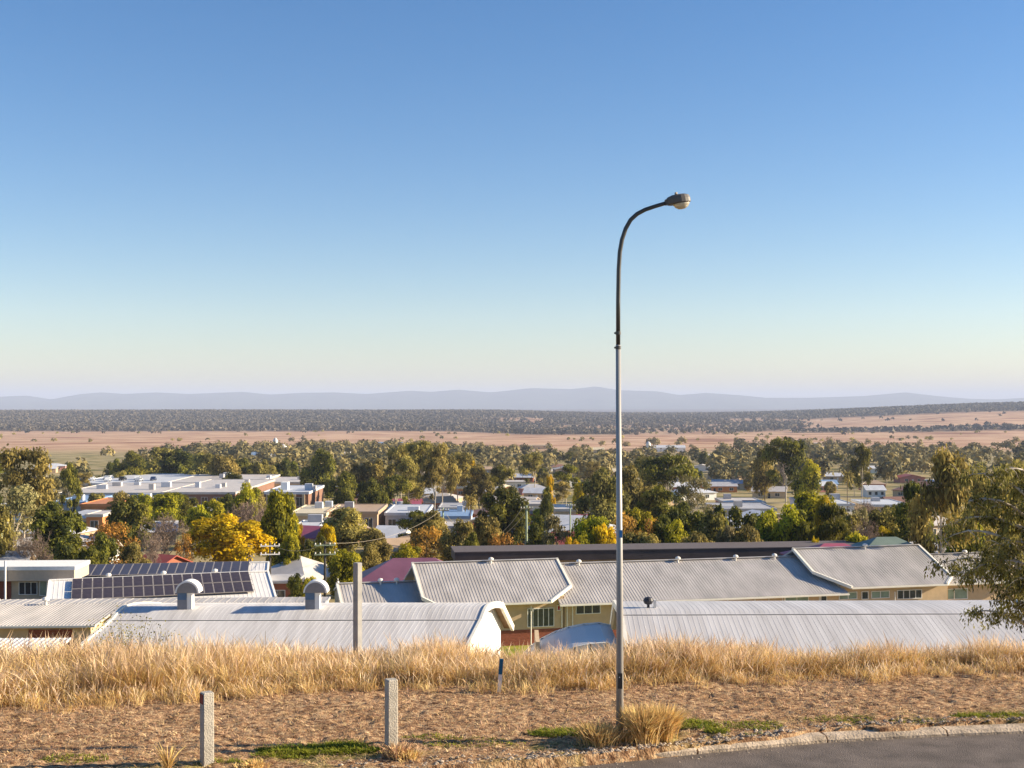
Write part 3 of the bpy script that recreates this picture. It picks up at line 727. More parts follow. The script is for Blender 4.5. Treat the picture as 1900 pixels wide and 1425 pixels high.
# ---- C. solar panelled hall on the left, two parallel roofs
M_solar = mat('solar_cell', (0.055, 0.040, 0.042), var=0.25, scale=2, rough=0.3, spec=0.4)
M_alu = mat('aluminium_frame', (0.36, 0.32, 0.29), var=0.05, rough=0.4)
def solar_roof(name, label, pTL, pTR, pBR, YL, run, rows, span, col_n, panel_rows, vents, gable=True, wallh=3.2):
    """roof plane: ridge from pTL to pTR, falling 'run' metres towards the viewer down to row pBR"""
    zr = wz(pTL[1], YL); YR = (EYE - zr) * F / (pTR[1] - HY)
    xL, xR = wx(pTL[0], YL), wx(pTR[0], YR)
    th_ = math.atan2(YR - YL, xR - xL); Lr = math.hypot(YR - YL, xR - xL)
    yE = YR - run * math.cos(th_); ze = wz(pBR[1], yE)
    zb = g1(xL, YL) - 0.3
    t = thing(name, label, 'school hall', (xL, YL, zb), th_)
    zr -= zb; ze -= zb; k = (zr - ze) / run
    zf = lambda u, v: zr + k * v if v <= 0 else zr - k * v
    tiltL = 0.0
    poly = [(0, 0), (tiltL, -run), (Lr, -run), (Lr, 0)]
    rf_ = ribbed(poly, zf, th=0.14, step=0.4, rib=0.015).obj('roof', M_roofw, t)
    ribbed([(0, 4), (0, 0.02), (Lr, 0.02), (Lr, 4)], zf, th=0.14, step=0.4, rib=0.015).obj('roof', M_roofw, t)
    for q_ in (-0.02, Lr + 0.02): e = MB(); strip_along(e, [(q_, 0, zr + 0.1), (q_, -run, ze + 0.1)], 0.2, 0.22); e.obj('barge_board', M_white, rf_)
    e = MB(); strip_along(e, [(0, 0.05, zr + 0.14), (Lr, 0.05, zr + 0.14)], 0.3, 0.12); e.obj('ridge_cap', M_white, rf_)
    e = MB(); strip_along(e, [(0, -run - 0.08, ze), (Lr, -run - 0.08, ze)], 0.14, 0.14); e.obj('gutter', M_white, rf_)
    MB().box(0.5, Lr - 0.35, -run + 0.6, 3.5, -1, ze - 0.05).obj('wall', M_beige, t)
    MB().add([(Lr - 0.34, -run + 0.6, ze - 0.2), (Lr - 0.34, 0, zr - 0.16), (Lr - 0.34, 3.5, zf(0, 3.5) - 0.16), (Lr - 0.34, 3.5, -1), (Lr - 0.34, -run + 0.6, -1),
              (Lr - 0.10, -run + 0.6, ze - 0.2), (Lr - 0.10, 0, zr - 0.16), (Lr - 0.10, 3.5, zf(0, 3.5) - 0.16), (Lr - 0.10, 3.5, -1), (Lr - 0.10, -run + 0.6, -1)],
             [(0, 1, 2, 3, 4), (9, 8, 7, 6, 5), (0, 5, 6, 1), (1, 6, 7, 2)]).obj('end_wall', M_white, t)
    f0, f1, v0, v1 = span
    ua, ub = f0 * Lr, f1 * Lr; pw = (ub - ua) / col_n; ph = (v1 - v0) * run / panel_rows
    ang = math.atan(k)
    pm = MB().box(-pw / 2 + .02, pw / 2 - .02, -ph / 2 + .02, ph / 2 - .02, 0.012, 0.03).mesh('solar_panel', M_solar)
    fm = MB()
    for a_, b_, c_, d_ in ((-pw / 2 + .012, pw / 2 - .012, -ph / 2 + .012, -ph / 2 + .05), (-pw / 2 + .012, pw / 2 - .012, ph / 2 - .05, ph / 2 - .012),
                           (-pw / 2 + .012, -pw / 2 + .05, -ph / 2 + .051, ph / 2 - .051), (pw / 2 - .05, pw / 2 - .012, -ph / 2 + .051, ph / 2 - .051)):
        fm.box(a_, b_, c_, d_, -0.02, 0.04)
    fm = fm.mesh('panel_frame', M_alu)
    for r_ in range(panel_rows):
        for c in range(col_n):
            u = ua + (c + 0.5) * pw; v = -(v0 * run + (r_ + 0.5) * ph)
            o = link('solar_panel', pm, t, (u, v, zf(u, v) + 0.26)); o.rotation_euler = (ang, 0, 0)
            link('panel_frame', fm, o)
    rk = MB()
    for r_ in range(panel_rows):
        for q in (0.25, 0.75):
            v = -(v0 * run + (r_ + q) * ph); strip_along(rk, [(ua - .1, v, zf(0, v) + 0.22), (ub + .1, v, zf(0, v) + 0.22)], 0.05, 0.06)
    for c in range(0, col_n + 1, 2):
        for q in (0.1, 0.9):
            v = -(v0 + (v1 - v0) * q) * run; u = ua + c * pw; rk.box(u - .03, u + .03, v - .03, v + .03, zf(0, v) - 0.02, zf(0, v) + 0.2)
    rk.obj('panel_rack', M_alu, t)
    for f_, vv in vents: u = f_ * Lr; roof_vent(t, (u, vv, zf(u, vv)), 1.0)
    return t, Lr, zf
solar_roof('solar_hall', 'rear white-roofed hall with one row of solar panels', (128, 1052), (498, 1044), (498, 1068), 132, 5.2, 1, (0.095, 0.905, 0.05, 0.90), 18, 1, [])
solar_roof('solar_hall', 'front white-roofed hall with a double row of solar panels', (92, 1078), (497, 1061), (496, 1108), 117, 6.0, 2, (0.10, 0.905, 0.06, 0.86), 18, 2,
           [(0.26, 0.4), (0.51, 0.4), (0.75, 0.4)])
# ---- left edge: flat-roofed classroom block
Yc = 120
cb = thing('classroom_block', 'flat-roofed beige classroom block with white-framed window at the left edge', 'building', (wx(-60, Yc), Yc, -16.3), R(2))
Wc = wx(130, Yc) - wx(-60, Yc); zc = lambda py: wz(py, Yc) + 16.3
MB().box(0, Wc, 0, 3.2, -1, zc(1077)).obj('wall', M_beige, cb)
MB().box(-0.3, Wc + 0.6, -1.0, 3.6, zc(1076), zc(1056)).obj('fascia', mat('fascia_beige', (0.50, 0.40, 0.30), var=.06), cb)
MB().box(-0.4, Wc + 0.7, -1.1, 3.7, zc(1056) + 0.002, zc(1049)).obj('roof', M_white, cb)
MB().box(wx(-60, Yc) - wx(-60, Yc) + .01, wx(20, Yc) - wx(-60, Yc), -0.05, -0.01, -1, zc(1079)).obj('brick_panel', M_brick, cb)
window(cb, wx(34, Yc) - wx(-60, Yc), wx(68, Yc) - wx(-60, Yc), zc(1104), zc(1080), -0.03, mull=3, glass=M_dark)
window(cb, wx(72, Yc) - wx(-60, Yc), wx(86, Yc) - wx(-60, Yc), zc(1106), zc(1078), -0.03, mull=1, glass=M_glassg)
MB().tube([(wx(20, Yc) - wx(-60, Yc), -1.6, -1), (wx(20, Yc) - wx(-60, Yc), -1.6, zc(1037))], 0.10, n=10).obj('downpipe', M_white, cb)

# ---- D. long low grey roof between the solar hall and the arched roof
Yk = 100
cov = thing('covered_way', 'long low corrugated grey roof running behind the arched roofs on the left', 'building', (wx(-80, 96), 96, -14.6), R(3.0))
Lk = (wx(612, 99) - wx(-80, 96)) / math.cos(R(3)); z1_ = wz(1128, 94.5) + 14.6; z0_ = wz(1172, 86) + 14.6
kk = (z1_ - z0_) / 8.2
zfk = lambda u, v: z1_ + kk * v if v <= 0 else z1_ - kk * v
cut = Lk * 0.45
ribbed([(0, 0), (0, -8.2), (cut, -8.2), (cut, 0)], zfk, step=0.25, rib=0.03, rw=0.09).obj('roof', M_roofg, cov)
ribbed([(cut + .02, 0), (cut + .02, -4.2), (Lk, -4.2), (Lk, 0)], zfk, step=0.25, rib=0.03, rw=0.09).obj('roof', M_roofg, cov)
ribbed([(0, 3), (0, .02), (Lk, .02), (Lk, 3)], zfk, step=0.6).obj('roof', M_roofg, cov)
MB().box(0.2, cut - 0.5, -7.5, 2.6, -1, z0_ - 0.05).obj('wall', M_cream, cov)
MB().box(cut - 0.49, Lk - 0.5, -3.6, 2.6, -1, zfk(0, -3.6) - 0.2).obj('wall', M_cream, cov)
g = MB(); strip_along(g, [(0, -8.28, z0_), (cut, -8.28, z0_)], 0.14, 0.14); g.obj('gutter', M_trim, cov)
g = MB(); strip_along(g, [(Lk + 0.02, 0, z1_ + .1), (Lk + 0.02, -4.2, zfk(0, -4.2) + .1)], 0.2, 0.25); g.obj('barge_board', M_trim, cov)
MB().box(cut * .62, cut * .86, -7.56, -7.51, -1, z0_ - 0.4).obj('brick_panel', M_brick, cov)
for f_ in (0.2, 0.44): roof_vent(cov, (f_ * Lk * .55, -0.4, zfk(0, -0.4)), 1.1)
# small white roof low at the left edge
lo = thing('garden_shed', 'low white roof just above the tall grass at the left edge', 'shed', (wx(30, 58), 58, -9.6), R(2))
MB().box(-2.4, 1.9, -1.2, 1.2, -0.5, wz(1202, 58) + 9.6).obj('wall', M_beige, lo)
ribbed([(-2.6, 1.5), (-2.6, -1.5), (2.1, -1.5), (2.1, 1.5)], lambda u, v: wz(1199, 58) + 9.6 + 0.06 * v, th=0.08).obj('roof', M_roofw, lo)

# ---- E. arched roofs
def arch_profile(vn, zn, vk, zk, zr, vf, zfar, n=7):
    """near eave (vn, zn) -> straight to the knee (vk, zk) -> curve over the ridge (0, zr) -> far eave"""
    p = [(vn, zn)]
    for i in range(n + 1):
        t = i / n; p.append((vk + (0 - vk) * t, zk + (zr - zk) * math.sin(t * PI / 2)))
    for i in range(1, n + 1):
        t = i / n; p.append((vf * t * 0.55, zr - (zr - zk) * (1 - math.cos(t * PI / 2))))
    p.append((vf, zfar))
    return p
def arched(name, label, origin, rz, ua, ub, skew, prof, m, wall_h=2.4, th=0.10, step=0.25, extra=None):
    t = thing(name, label, 'arched building', origin, rz)
    mb = MB(); n = len(prof)
    U = lambda e, v: (ua if e == 0 else ub) + skew * v
    for e in (0, 1):
        for v, z in prof: mb.v.append((U(e, v), v, z))
        for v, z in prof: mb.v.append((U(e, v), v, z - th))
    for i in range(n - 1):
        mb.f += [(i, 2 * n + i, 2 * n + i + 1, i + 1)[::-1], (n + i, n + i + 1, 3 * n + i + 1, 3 * n + i)[::-1],
                 (i, i + 1, n + i + 1, n + i), (2 * n + i, 3 * n + i, 3 * n + i + 1, 2 * n + i + 1)]
    mb.f += [(0, n, 3 * n, 2 * n), (n - 1, 3 * n - 1, 4 * n - 1, 2 * n - 1)]
    cnt = int((ub - ua) / step)
    for k in range(cnt + 1):
        u = ua + 0.06 + k * (ub - ua - 0.12) / cnt; o = len(mb.v)
        for v, z in prof:
            for du, dz in ((-.03, -.01), (-.02, .006), (.02, .006), (.03, -.01)): mb.v.append((u + skew * v + du, v, z + dz))
        for i in range(n - 1):
            b = o + 4 * i
            for j in range(3): mb.f.append((b + j, b + j + 1, b + j + 5, b + j + 4))
    rf_ = mb.obj('roof', m, t)
    for e, du in ((1, 0.04), (0, -0.04)):
        tb = MB(); strip_along(tb, [(U(e, v) + du, v, z + 0.07) for v, z in prof], 0.16, 0.34); tb.obj('verge_trim', M_trim, rf_)
    if len(prof) > 10:
        v_, z_ = prof[1]; lp = MB(); strip_along(lp, [(U(0, v_), v_, z_ + .03), (U(1, v_), v_, z_ + .03)], .12, .04); lp.obj('sheet_lap', M_roofg, rf_)
    # end walls under the arch, set back from the verge
    for e, inset in ((1, -0.5), (0, 0.6)):
        ev = [(U(e, v) + inset, v, z - th - 0.01) for v, z in prof[1:-1]]
        ev = [(U(e, prof[0][0] + .5) + inset, prof[0][0] + .5, prof[0][1] + 0.15)] + ev + [(U(e, prof[-1][0] - .8) + inset, prof[-1][0] - .8, prof[-1][1] + 0.25)]
        bot = [(x_, v, prof[0][1] - wall_h) for x_, v, z in ev]
        k = len(ev); b2 = [(x_ - 0.12, y_, z) for x_, y_, z in ev + bot]
        w = MB(); 
        for i in range(k - 1):
            w.add([ev[i], ev[i + 1], bot[i + 1], bot[i]], [(0, 1, 2, 3)]); w.add([b2[i], b2[i + 1], b2[k + i + 1], b2[k + i]], [(3, 2, 1, 0)])
        w.obj('end_wall', M_white if e == 1 else M_beige, t)
    for side, vq in (('n', prof[0][0] + 0.5), ('f', prof[-1][0] - 0.8)):
        uu = skew * vq; MB().box(ua + uu + .7, ub + uu - 1.3, vq - .1, vq + .1, prof[0][1] - wall_h, prof[0][1] + 0.05).obj('side_wall', M_cream, t)
    s_ = MB()
    for i in range(n - 4, n - 1):
        (v0, z0), (v1, z1) = prof[i], prof[i + 1]
        s_.add([(U(1, v0) - .05, v0, z0 - th - .02), (U(1, v1) - .05, v1, z1 - th - .02), (U(1, v1) - .46, v1, z1 - th - .02), (U(1, v0) - .46, v0, z0 - th - .02)], [(0, 1, 2, 3)])
    s_.obj('soffit', M_soffit, t)
    return t
Y1 = 65.0; z_r = wz(1124.5, Y1); zo = -10.4
x0 = wx(236, Y1); x1 = wx(903, Y1)
pr = arch_profile(-5.6, wz(1222, 59.2) - zo, -1.6, wz(1152, 63.3) - zo, z_r - zo, 6.6, wz(1163, 71.6) - zo)
ah = arched('arched_hall', 'pale arched-roof hall with two cowled flues and a white gable end', (x0, Y1, zo), R(0.4), 0, x1 - x0, 0.21, pr, M_arch, wall_h=3.6)
for px, lab in ((343, ''), (579, '')):
    u = wx(px, Y1 - .3) - x0; z0 = z_r - zo
    nk = MB().box(u - .32, u + .18, -.62, -.02, z0 - 0.35, z0 + 0.80).obj('flue', mat('flue_grey', (0.24, 0.24, 0.26), var=.1), ah)  # shade of the neck put into this grey
    MB().box(u + .181, u + .42, -.60, -.04, z0 - 0.35, z0 + 0.78).obj('flue_lit_side', M_roofw, ah)  # sunlit right side of the neck, light put into a white slab
    MB().box(u - .30, u + .16, -.64, -.622, z0 + 0.42, z0 + 0.78).obj('louvre', mat('louvre_blue', (0.10, 0.16, 0.26), var=.1), ah)  # louvre face, the blue of its shaded side put into the colour
    c = MB(); r_ = 0.62; N_ = 14; cz = z0 + 0.80; cx_ = u + 0.22
    ring = [(cx_ + r_ * math.cos(PI * i / N_), cz + r_ * math.sin(PI * i / N_)) for i in range(N_ + 1)]
    for ya, yb in ((-.78, .1),):
        a_ = [(x_, ya, z_) for x_, z_ in ring]; b_ = [(x_, yb, z_) for x_, z_ in ring]; k = N_ + 1
        c.add(a_ + b_, [(i, i + 1, k + i + 1, k + i)[::-1] for i in range(N_)] + [tuple(range(k)), tuple(range(2 * k - 1, k - 1, -1)), (0, k, 2 * k - 1, k - 1)])
    c.obj('cowl', M_roofw, ah)
    d = MB(); ri = [(cx_ + (x_ - cx_) * .86, cz + (z_ - cz) * .86) for x_, z_ in ring]
    d.add([(x_, -.795, z_) for x_, z_ in ri] + [(x_, -.783, z_) for x_, z_ in ri], [tuple(range(N_ + 1))] + [(i, N_ + 1 + i, N_ + 2 + i, i + 1) for i in range(N_)])
    d.obj('cowl_face', mat('cowl_grey', (0.25, 0.22, 0.21), var=.08), ah)
MB().tube([(x1 - x0 - .2, 4.9, 0), (x1 - x0 - .2, 4.9, wz(1160, 70) - zo)], 0.05, n=8).obj('downpipe', M_orange, ah)
MB().tube([(x1 - x0 - 1.2, 2.4, 0), (x1 - x0 - 1.2, 2.4, wz(1170, 67) - zo)], 0.05, n=8).obj('downpipe', M_roofl, ah)

Y2 = 63.0; zo2 = -10.2; xa = wx(1150, Y2); xb = wx(1905, Y2 + 2)
pr2 = arch_profile(-5.6, wz(1222, 57.2) - zo2, -1.0, wz(1142, 61.9) - zo2, wz(1130.5, Y2) - zo2, 6.0, wz(1165, 69) - zo2)
ah2 = arched('arched_hall', 'long pale corrugated arched-roof hall behind the grass right of the street lamp', (xa, Y2, zo2), R(1.2), 0, xb - xa, 0.03, pr2, M_arch, wall_h=3.6)
tv = MB().lathe([(0.07, -0.2), (0.07, 0.15), (0.2, 0.2), (0.27, 0.36), (0.2, 0.5), (0.03, 0.56)], 12)
tv.obj('turbine_vent', mat('vent_dark', (0.04, 0.04, 0.05), var=.2, rough=.5), ah2, loc=(wx(1203, Y2 + .6) - xa, 0.5, wz(1130.5, Y2) - zo2))
MB().box(wx(1213, Y2 + .6) - xa, wx(1213, Y2 + .6) - xa + .12, 0.4, 0.6, wz(1133, Y2) - zo2, wz(1116, Y2) - zo2).obj('vent_bracket', M_vent, ah2)
Y3 = 59.5; zo3 = -10.6
pr3 = [(v_, z_ - 0.45 - zo3) for v_, z_ in ((-0.6, -5.98), (0, -5.86), (0.8, -5.92), (1.6, -6.08), (2.3, -6.32), (3.0, -6.66), (3.6, -7.08), (4.1, -7.6))]
arched('arched_shelter', 'low curved roof falling away in blue shade left of the long arched hall', (4.55, Y3, zo3), R(90), 0, 5.2, 0.0, pr3, M_roofl, wall_h=2.0)

# ---- F. near houses behind the school
def hip_roof(mb, w, d, z, rise, ov=0.5, ridge=None, th=0.12):
    w2, d2 = w / 2 + ov, d / 2 + ov
    rl = max(0.3, (w2 - d2)) if ridge is None else ridge
    A = [(-w2, -d2, z), (w2, -d2, z), (w2, d2, z), (-w2, d2, z)]; B = [(-rl, 0, z + rise), (rl, 0, z + rise)]
    lo_ = [(x_, y_, z - th) for x_, y_, z_ in A]
    mb.add(A + B + lo_, [(0, 1, 5, 4), (1, 2, 5), (2, 3, 4, 5), (3, 0, 4), (9, 8, 7, 6), (0, 6, 7, 1), (1, 7, 8, 2), (2, 8, 9, 3), (3, 9, 6, 0)])
def gable_roof(mb, w, d, z, rise, ov=0.5, th=0.12):
    w2, d2 = w / 2 + ov, d / 2 + ov; e = rise * ov / (d / 2)
    for sgn in (-1, 1):
        q = [(-w2, sgn * d2, z - e), (w2, sgn * d2, z - e), (w2, 0, z + rise), (-w2, 0, z + rise)]
        if sgn > 0: q = q[::-1]
        mb.slab(q, th)
RC = {'white': (0.55, 0.50, 0.455), 'grey': (0.42, 0.41, 0.42), 'silver': (0.56, 0.57, 0.60), 'blue': (0.22, 0.33, 0.50), 'red': (0.36, 0.08, 0.055), 'brown': (0.24, 0.13, 0.09),
      'green': (0.17, 0.22, 0.18), 'purple': (0.16, 0.07, 0.115), 'pink': (0.52, 0.22, 0.18), 'cream': (0.66, 0.56, 0.38), 'orange': (0.55, 0.22, 0.08), 'tan': (0.46, 0.33, 0.22), 'brick': (0.33, 0.12, 0.07)}
def rcm(c, what): return mat(f'{c}_{what}', RC[c], var=0.10, scale=0.7, rough=0.5 if what == 'roof' else 0.85)
HREC = []
def zbase(x_, y_, r_): return min(g1(x_ + a, y_ + b) for a in (-r_, 0, r_) for b in (-r_, 0, r_))
def house(px, py, wpx, wallc, roofc, shape='gable', rise=1.6, hw=2.9, dep=None, rz=0.0, Y=None, name='house', cat='house', label=None, nw=3, chim=False, desc=None):
    Yh = Y or depth_for(px, py, hw + rise)
    if Y: hw = None or (wz(py, Y) - g1(wx(px, Y), Y) - rise)
    w = wpx / F * Yh; d = dep or min(11, max(5, w * 0.75)); x_ = wx(px, Yh)
    Yc_ = Yh + (d * 0.3 if shape == 'flat' else 0)
    zb = zbase(x_, Yc_, min(w, d) / 2); sk = g1(x_, Yh) - zb
    t = thing(name, '', cat, (x_, Yc_, zb), R(rz))
    hw_ = hw + sk
    wm, rm = rcm(wallc, 'wall'), rcm(roofc, 'roof')
    if shape == 'gable_front':       # ridge runs away from the viewer, gable faces us
        mb = MB(); mb.box(-w / 2, w / 2, -d / 2, d / 2, -0.5, hw_)
        for y_ in (-d / 2, d / 2): mb.add([(-w / 2, y_, hw_), (w / 2, y_, hw_), (0, y_, hw_ + rise - .02)], [(0, 1, 2) if y_ < 0 else (2, 1, 0)])
        mb.obj('wall', wm, t)
        r_ = MB(); w2 = w / 2 + .4; e = rise * .4 / (w / 2)
        r_.slab([(-w2, -d / 2 - .4, hw_ - e), (0, -d / 2 - .4, hw_ + rise), (0, d / 2 + .4, hw_ + rise), (-w2, d / 2 + .4, hw_ - e)], .12)
        r_.slab([(0, -d / 2 - .4, hw_ + rise), (w2, -d / 2 - .4, hw_ - e), (w2, d / 2 + .4, hw_ - e), (0, d / 2 + .4, hw_ + rise)], .12)
        ro = r_.obj('roof', rm, t)
    elif shape == 'gable':
        mb = MB(); mb.box(-w / 2, w / 2, -d / 2, d / 2, -0.5, hw_ - .02)
        for s_ in (-1, 1): mb.add([(s_ * w / 2, -d / 2, hw_ - .02), (s_ * w / 2, d / 2, hw_ - .02), (s_ * w / 2, 0, hw_ + rise - .14)], [(0, 1, 2) if s_ > 0 else (2, 1, 0)])
        mb.obj('wall', wm, t); r_ = MB(); gable_roof(r_, w, d, hw_, rise); ro = r_.obj('roof', rm, t)
    elif shape == 'hip':
        MB().box(-w / 2, w / 2, -d / 2, d / 2, -0.5, hw_ - .13).obj('wall', wm, t); r_ = MB(); hip_roof(r_, w, d, hw_, rise); ro = r_.obj('roof', rm, t)
    else:
        MB().box(-w / 2, w / 2, -d / 2, d / 2, -0.5, hw_).obj('wall', wm, t)
        r_ = MB(); r_.box(-w / 2 - .3, w / 2 + .3, -d / 2 - .5, d / 2 + .3, hw_ + .002, hw_ + rise); ro = r_.obj('roof', rm, t)
    rr = random.Random(int(px * 7 + py))
    if nw:
        ww = min(1.7, w / nw * .5)
        for k in range(nw):
            a = -w / 2 + w * (k + .5) / nw
            window(t, a - ww / 2, a + ww / 2, hw_ - 2.0, hw_ - .75, -d / 2 - .02, mull=2 if ww > 1.2 else 1)
        b = -d * .1; window(t, b - .6, b + .6, hw_ - 2.0, hw_ - .8, 0, face='right', x=w / 2 + .02, mull=2)
        dx = -w / 2 + w / nw
        MB().box(dx - .42, dx + .42, -d / 2 - .04, -d / 2 - .001, max(0, sk), max(0, sk) + 2.0).obj('door', M_dark if rr.random() < .5 else M_white, t)
    if chim: MB().box(-w * .2, -w * .2 + .6, .2, .8, hw_, hw_ + rise + .7).obj('chimney', M_brick, ro)
    if label: t['label'] = label
    else: HREC.append((t, desc or f'{wallc} house with {roofc} {"flat" if shape == "flat" else "hipped" if shape == "hip" else "gabled"} roof', px, py, Yh, cat))
    return t, Yh, w, d, hw_
t, *_ = house(553, 1031, 112, 'white', 'white', 'hip', rise=2.3, dep=9, rz=-22, Y=150, label='pale hip-roofed house behind the right end of the solar hall', nw=3)
house(518, 1075, 62, 'brick', 'grey', 'flat', rise=0.25, dep=5, Y=136, label='low red brick outbuilding between the solar hall and the pale house', nw=1)
house(768, 1035, 190, 'purple', 'purple', 'hip', rise=1.9, dep=6, Y=121, rz=4, label='purple hip-roofed building behind the left end of the school roof', nw=2)
house(1548, 1008, 150, 'brick', 'pink', 'hip', rise=1.3, dep=6, Y=123.5, rz=4, label='magenta pink hipped roof behind the right part of the school roof', nw=2)
MATS['pink_roof'].node_tree.nodes['Color Ramp'].color_ramp.elements[0].color = (0.32, 0.08, 0.12, 1); MATS['pink_roof'].node_tree.nodes['Color Ramp'].color_ramp.elements[1].color = (0.38, 0.10, 0.15, 1)
house(1645, 996, 160, 'cream', 'green', 'hip', rise=2.0, dep=7, Y=131, rz=6, label='grey green hip-roofed building behind the right end of the school roof', nw=3)
house(1700, 1004, 62, 'cream', 'grey', 'gable', rise=1.8, dep=10, Y=134, rz=38, label='pale trimmed skillion building right of the grey green roof', nw=1)
house(300, 1028, 60, 'brick', 'red', 'gable', rise=1.8, dep=9, Y=156, rz=-28, label='red gabled roof peeking out above the solar panels', nw=2)
house(165, 1002, 92, 'white', 'white', 'gable', rise=1.3, dep=8, rz=8, label='white roofed house half hidden behind the orange autumn tree', nw=3)
house(20, 1022, 60, 'cream', 'grey', 'gable', rise=1.6, dep=8, Y=150, rz=12, label='cream house with grey roof at the far left behind the classroom block', nw=2)

# ---- G. town centre buildings (flat roofs seen from above)
def block(px0, px1, Yb, ln, h, wallc, roofc, label, name='shop', cat='shop', units=2, cols=0, nw=0, rz=0):
    xa_, xb_ = wx(px0, Yb), wx(px1, Yb); w = xb_ - xa_; xm = (xa_ + xb_) / 2; zb = zbase(xm, Yb + ln / 2, ln / 2)
    top = g1(xm, Yb) + h - zb
    t = thing(name, label, cat, (xm, Yb, zb), R(rz))
    MB().box(-w / 2, w / 2, 0, ln, -.5, top - .5).obj('wall', rcm(wallc, 'wall'), t)
    MB().box(-w / 2 - .25, w / 2 + .25, -.3, ln + .25, top - .498, top).obj('roof', rcm(roofc, 'roof'), t)
    pr_ = MB()
    for a, b, c, d in ((-w / 2 - .25, w / 2 + .25, -.3, 0), (-w / 2 - .25, w / 2 + .25, ln - .05, ln + .25), (-w / 2 - .25, -w / 2 + .05, .001, ln - .051), (w / 2 - .05, w / 2 + .25, .001, ln - .051)):
        pr_.box(a, b, c, d, top + .002, top + .14)
    pr_.obj('parapet', rcm(roofc, 'roof'), t)
    r_ = random.Random(px0)
    for k in range(units):
        ux = r_.uniform(-w * .4, w * .35); uy = r_.uniform(ln * .2, ln * .8); sx_ = r_.uniform(1.2, 3)
        MB().box(ux, ux + sx_, uy, uy + 1.8, top + .002, top + r_.uniform(.8, 1.8)).obj('roof_unit', rcm(r_.choice(['grey', 'white', 'silver']), 'roof'), t)
    for k in range(cols): a = -w / 2 + w * (k + .5) / cols; MB().box(a - .35, a + .35, -.7, -.31, -.5, top - .502).obj('column', rcm('cream', 'wall'), t)
    for k in range(nw): a = -w / 2 + w * (k + (0 if cols else .5)) / nw; 
    for k in range(nw):
        a = -w / 2 + w * (k + .5) / nw + (w / nw / 2 if cols else 0)
        if a + .9 < w / 2: window(t, a - .9, a + .9, top - 3.6, top - 1.3, -.03, mull=2)
    return t, top
block(300, 436, 350, 58, 6.6, 'brown', 'white', 'large white flat-roofed mall wing beside the blue awning', units=4, nw=6)
block(108, 300, 362, 44, 6.0, 'tan', 'white', 'wide white flat-roofed mall wing left of the blue awning', units=5, nw=6)
pk, pktop = block(128, 304, 424, 56, 7.0, 'grey', 'silver', 'rooftop car park deck at the back left of the mall', units=0)
block(306, 470, 426, 48, 7.2, 'tan', 'white', 'rear white-roofed mall hall with a tan wall', units=2)
block(470, 560, 440, 30, 7.0, 'cream', 'white', 'rear cream shop box behind the columned building', units=2)
cbk, ctop = block(489, 572, 322, 26, 7.6, 'brown', 'silver', 'brown office with cream columns and a pale flat roof', name='office', cat='office', units=2, cols=5, nw=5)
MB().box(-3.0, -1.2, 9, 12, ctop + .003, ctop + 2.0).obj('roof_tower', rcm('white', 'wall'), cbk)
block(537, 604, 268, 22, 4.6, 'cream', 'cream', 'cream flat-roofed shop with a pale front canopy', units=2, nw=3)
block(605, 700, 272, 20, 4.8, 'tan', 'tan', 'tan flat-roofed shop right of the cream shop', units=1, nw=3)
block(545, 590, 236, 12, 3.6, 'grey', 'silver', 'small silver-roofed shop in front of the cream shop', units=1, nw=2)
block(88, 150, 318, 26, 5.0, 'grey', 'blue', 'dark blue-roofed shop at the left end of the mall', units=1, nw=2)
block(150, 205, 300, 20, 5.4, 'orange', 'orange', 'orange-fronted shop below the left mall wing', units=1, nw=3)
block(160, 190, 272, 10, 4.2, 'orange', 'white', 'small orange shop with a white roof band left of centre', units=0, nw=1)
block(205, 300, 330, 14, 5.0, 'grey', 'grey', 'grey shop strip in front of the white mall wing', units=2, nw=4)
block(345, 380, 300, 10, 4.0, 'blue', 'silver', 'small shop with a vivid blue front awning', units=0, nw=0)
block(715, 790, 275, 22, 4.4, 'grey', 'silver', 'silver roofed workshop left of the two blue roofs', units=1, nw=3)
block(800, 872, 268, 16, 4.0, 'white', 'blue', 'blue roofed shop left of the palm tree', units=1, nw=3)
block(815, 868, 300, 14, 4.6, 'grey', 'grey', 'dark grey roofed shop left of the palm', units=1, nw=2)
block(822, 866, 240, 10, 3.4, 'white', 'white', 'small white carport roof below the palm crown', units=0, nw=0)
block(970, 1030, 330, 14, 4.2, 'white', 'white', 'white roofed shop left of the dark cypress', units=1, nw=3)
block(1030, 1100, 300, 14, 4.2, 'cream', 'white', 'white flat shop right of the dark cypress', units=1, nw=3)
block(1060, 1098, 270, 10, 3.4, 'brick', 'brown', 'brown roofed shop in front of the white flat shop', units=0, nw=2)
block(1345, 1420, 345, 16, 4.0, 'pink', 'white', 'white roof with a pink front stripe right of the lamp', units=1, nw=3)
block(1330, 1440, 315, 18, 3.6, 'grey', 'grey', 'wide grey flat shed above the dark pyramid tree', name='shed', cat='shed', units=1, nw=2)
block(1500, 1585, 330, 22, 4.2, 'white', 'silver', 'silver white flat roof above the bright green tree', units=2, nw=3)
block(1615, 1690, 330, 18, 4.0, 'cream', 'silver', 'silver roof left of the tall pale-trunked gum', units=1, nw=3)
for a in (('white', 6), ):
    pass
